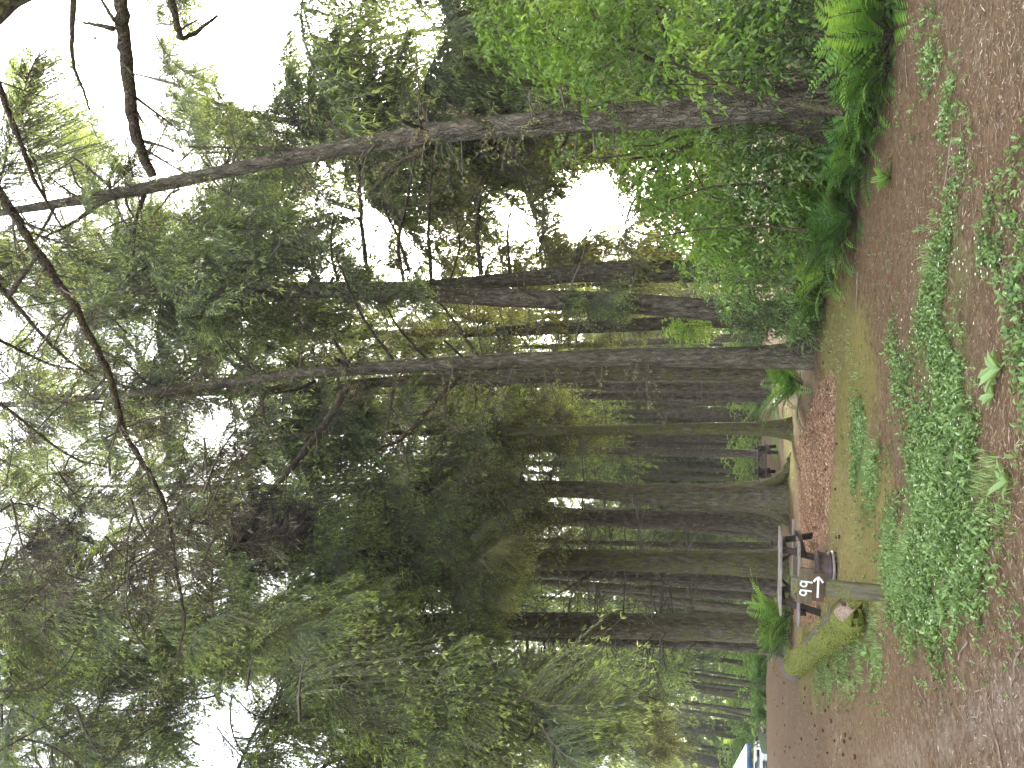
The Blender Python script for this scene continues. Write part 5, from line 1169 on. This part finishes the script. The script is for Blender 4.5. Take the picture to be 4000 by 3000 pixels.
# ------------------------------------------------------------------ vehicles beyond the crest
def paint(name, c, rough=.25):
    m, t, out = nt(name); n1 = noise(t, pos(t, obj=True), 5, 3); p = surf(t, out, ramp(t, n1, [(.3, tuple(a * .9 for a in c)), (.7, c)]), rough, spec=.5); p.inputs['Coat Weight'].default_value = .6; return m
GLASS = paint('dark_car_glass', (.012, .014, .015), .05); CHROME = simple_noise('chrome', (.45, .45, .46), (.7, .7, .7), 8, .2, .001, metal=.9); RUBBER = simple_noise('tyre_rubber', (.012, .012, .012), (.03, .03, .03), 20, .8)
BLACKP = simple_noise('black_plastic', (.012, .012, .013), (.03, .03, .03), 30, .5); LAMP = paint('lamp_lens', (.6, .6, .62), .1); PLATE = simple_noise('plate', (.6, .6, .6), (.75, .75, .75), 10, .4)
def car(name, label, col, L, W, Hh, kind):
    """front faces -y; x across"""
    root = thing(name, (0, 0, 0), label, 'truck' if name == 'pickup_truck' else 'car', 'vehicles parked beyond the crest'); P = paint(name + '_paint', col)
    f, b = -L / 2, L / 2; hood = Hh * (.68 if kind == 'truck' else .58); belt = Hh * (.70 if kind == 'truck' else .62); g0 = Hh * .17
    body = [(f, g0), (f - .02, hood * .72), (f + .1, hood * .94), (f + L * .2, hood), (f + L * .27, belt), (b - .1, belt), (b, belt * .9), (b, g0)]
    for y0 in (b - L * .19, f + L * .19):                        # wheel arches
        rr = Hh * .23; body += [(y0 + rr * math.cos(q_), g0 + rr * math.sin(q_)) for q_ in np.linspace(0, math.pi, 9)]
    mb = MB(); mb.prism(body, -W / 2, W / 2); bd = local(bevel(mb.build('body', P), .05, 3), root)
    if kind == 'truck': roof = [(f + L * .27, belt), (f + L * .36, Hh * .97), (f + L * .42, Hh), (f + L * .58, Hh), (f + L * .63, belt)]
    elif kind == 'suv': roof = [(f + L * .27, belt), (f + L * .38, Hh * .97), (f + L * .46, Hh), (b - L * .1, Hh * .99), (b - .06, belt)]
    else: roof = [(f + L * .27, belt), (f + L * .42, Hh * .98), (f + L * .55, Hh), (b - L * .28, Hh * .98), (b - L * .12, belt)]
    mb = MB(); n = len(roof); ti = W * .39; bi = W * .475
    Vt = np.array([[sg * (bi if z < Hh * .85 else ti), y, z] for sg in (-1, 1) for y, z in roof]); mb.add(Vt, [[i, (i + 1) % n, n + (i + 1) % n, n + i] for i in range(n)]); mb.add(Vt[:n], [list(range(n))[::-1]]); mb.add(Vt[n:], [list(range(n))]); local(bevel(mb.build('cab', P), .04, 3), root)
    def quad(nm, pts, mat, off):
        pts = np.array(pts, float); nn_ = np.cross(pts[1] - pts[0], pts[3] - pts[0]); nn_ /= np.linalg.norm(nn_); mb = MB(); c_ = pts.mean(0); q_ = c_ + (pts - c_) * .86
        V_ = np.concatenate([q_ - nn_ * .01, q_ + nn_ * off]); mb.add(V_, [[3, 2, 1, 0], [4, 5, 6, 7], [0, 1, 5, 4], [1, 2, 6, 5], [2, 3, 7, 6], [3, 0, 4, 7]]); return local(mb.build(nm, mat), root)
    (y0, z0), (y1, z1) = roof[0], roof[1]
    quad('windshield', [(-bi, y0, z0), (bi, y0, z0), (ti, y1, z1), (-ti, y1, z1)], GLASS, .012)
    (y2, z2), (y3, z3) = roof[-2], roof[-1]
    quad('rear_window', [(bi, y3, z3), (-bi, y3, z3), (-ti, y2, z2), (ti, y2, z2)], GLASS, .012)
    for sg in (-1, 1):
        cuts = [roof[0][0] + .25, (roof[0][0] + roof[-1][0]) / 2, roof[-1][0] - .15]
        for k in range(2):
            ya, yb = cuts[k], cuts[k + 1]; ta = ya + (.32 if k == 0 else .03); tb = yb - (.25 if k else .03)
            pts = [(sg * bi, ya, belt + .02), (sg * bi, yb - .03, belt + .02), (sg * (ti + .01), tb, Hh * .95), (sg * (ti + .01), ta, Hh * .95)]
            quad('side_window', pts if sg > 0 else pts[::-1], GLASS, .014)
        mb = MB(); mb.box((sg * (W / 2 - .24), f + .02, hood * .78), (.40, .1, .2)); local(bevel(mb.build('headlight', LAMP), .03), root)
        mb = MB(); mb.box((sg * (W / 2 + .1), f + L * .3, belt + .08), (.2, .1, .16)); local(bevel(mb.build('mirror', P), .03), root)
        for y0 in (b - L * .19, f + L * .19):
            wl = thing('wheel', (0, 0, 0), None, None); wl.parent = root; wl.location = (sg * (W / 2 - .13), y0, Hh * .19)
            r = Hh * .195
            mb = MB(); mb.lathe([(r * .62, -.1), (r * .95, -.11), (r, -.07), (r, .07), (r * .95, .11), (r * .62, .1)], (0, 0, 0), 22); ty = mb.build('tyre', RUBBER, smooth=True); ty.parent = wl; ty.rotation_euler = (0, R(90), 0)
            mb = MB(); mb.lathe([(0, -.08), (r * .25, -.09), (r * .3, -.05), (r * .6, -.06), (r * .64, -.1), (r * .64, .1), (r * .6, .06), (r * .3, .05), (r * .25, .09), (0, .08)], (0, 0, 0), 18); ri = mb.build('rim', CHROME, smooth=True); ri.parent = wl; ri.rotation_euler = (0, R(90), 0)
    mb = MB(); gw, gt, gb = W * .30, hood * .90, hood * .55; hexa = [(-gw, gt - .1), (-gw * .86, gt), (gw * .86, gt), (gw, gt - .1), (gw * .88, gb), (-gw * .88, gb)]
    V_ = np.array([[x_, yy, z_] for yy in (f - .045, f + .06) for x_, z_ in hexa]); mb.add(V_, [[i, (i + 1) % 6, 6 + (i + 1) % 6, 6 + i] for i in range(6)]); mb.add(V_[:6], [list(range(6))[::-1]]); mb.add(V_[6:], [list(range(6))]); gr = local(mb.build('grille', BLACKP), root)
    mb = MB()
    for i in range(6): mb.beam((hexa[i][0], f - .055, hexa[i][1]), (hexa[(i + 1) % 6][0], f - .055, hexa[(i + 1) % 6][1]), .05, .05, (0, 1, 0))
    mb.box((0, f - .05, (gt + gb) / 2), (gw * 1.7, .03, .035)); fr = mb.build('grille_frame', CHROME); fr.parent = gr
    mb = MB(); mb.box((0, f - .06, g0 + .16), (W * .97, .18, .2)); local(bevel(mb.build('bumper', BLACKP if kind != 'truck' else P), .05), root)
    mb = MB(); mb.box((0, f - .165, g0 + .17), (.32, .02, .16)); local(mb.build('licence_plate', PLATE), root)
    return root
def place(o, px, py, Y, rz):
    q = at(px, py, Y); o.location = (float(q[0]), Y, float(gz(q[0], Y))); o.rotation_euler = (0, 0, rz)
o = car('pickup_truck', 'white pickup truck facing the camera, parked beyond the crest before the white canopy', (.75, .77, .8), 5.4, 2.0, 1.48, 'truck'); place(o, 2975, 2955, 58, R(10))
o = car('sedan', 'grey car parked between the red car and the white truck', (.05, .048, .042), 4.6, 1.8, 1.42, 'sedan'); place(o, 2985, 2906, 70, R(14))
o = car('suv', 'dark red car parked beyond the crest, farthest along the row from the white truck', (.20, .02, .025), 4.7, 1.85, 1.62, 'suv'); place(o, 2985, 2846, 74, R(-14))
q = at(2970, 3000, 63); cz = float(gz(q[0], 63)); cn = thing('canopy_tent', (float(q[0]) - .9, 63, cz), 'white sloping canopy with a blue band, behind the white truck', 'canopy')
mb = MB(); s_, h0, h1 = 1.9, 2.25, 3.5
V_ = np.array([[-s_, -s_, h0], [s_, -s_, h0], [s_, s_, h0], [-s_, s_, h0], [-.15, -.15, h1], [.15, -.15, h1], [.15, .15, h1], [-.15, .15, h1]]); mb.add(V_, [[0, 1, 5, 4], [1, 2, 6, 5], [2, 3, 7, 6], [3, 0, 4, 7], [4, 5, 6, 7]]); local(mb.build('roof', simple_noise('white_canvas', (.66, .68, .74), (.8, .82, .86), 3, .7)), cn)
mb = MB()
for a0, b0 in (((-s_, -s_), (s_, -s_)), ((s_, -s_), (s_, s_)), ((s_, s_), (-s_, s_)), ((-s_, s_), (-s_, -s_))): mb.beam((a0[0], a0[1], h0 - .19), (b0[0], b0[1], h0 - .19), .02, .36)
local(mb.build('valance', simple_noise('blue_canvas', (.05, .15, .42), (.08, .22, .55), 6, .7)), cn)
for sx_ in (-1, 1):
    for sy in (-1, 1):
        mb = MB(); mb.box((sx_ * (s_ - .06), sy * (s_ - .06), h0 / 2 - .2), (.05, .05, h0 - .02)); local(mb.build('leg', STEELP), cn)

# ------------------------------------------------------------------ thin haze added to lift the darks and spread the sun's glow
m, t, out = nt('added_haze'); pv = N(t, 'ShaderNodeVolumePrincipled'); pv.inputs['Color'].default_value = (.86, .88, .84, 1); pv.inputs['Density'].default_value = .001; pv.inputs['Anisotropy'].default_value = .35
t.links.new(pv.outputs[0], out.inputs['Volume'])
mb = MB(); mb.box((0, 45, 18), (700, 260, 48)); hz = mb.build('haze', m); tag(hz, 'thin haze added to lift the dark wood', 'haze', kind='stuff')
cy.volume_bounces = 0
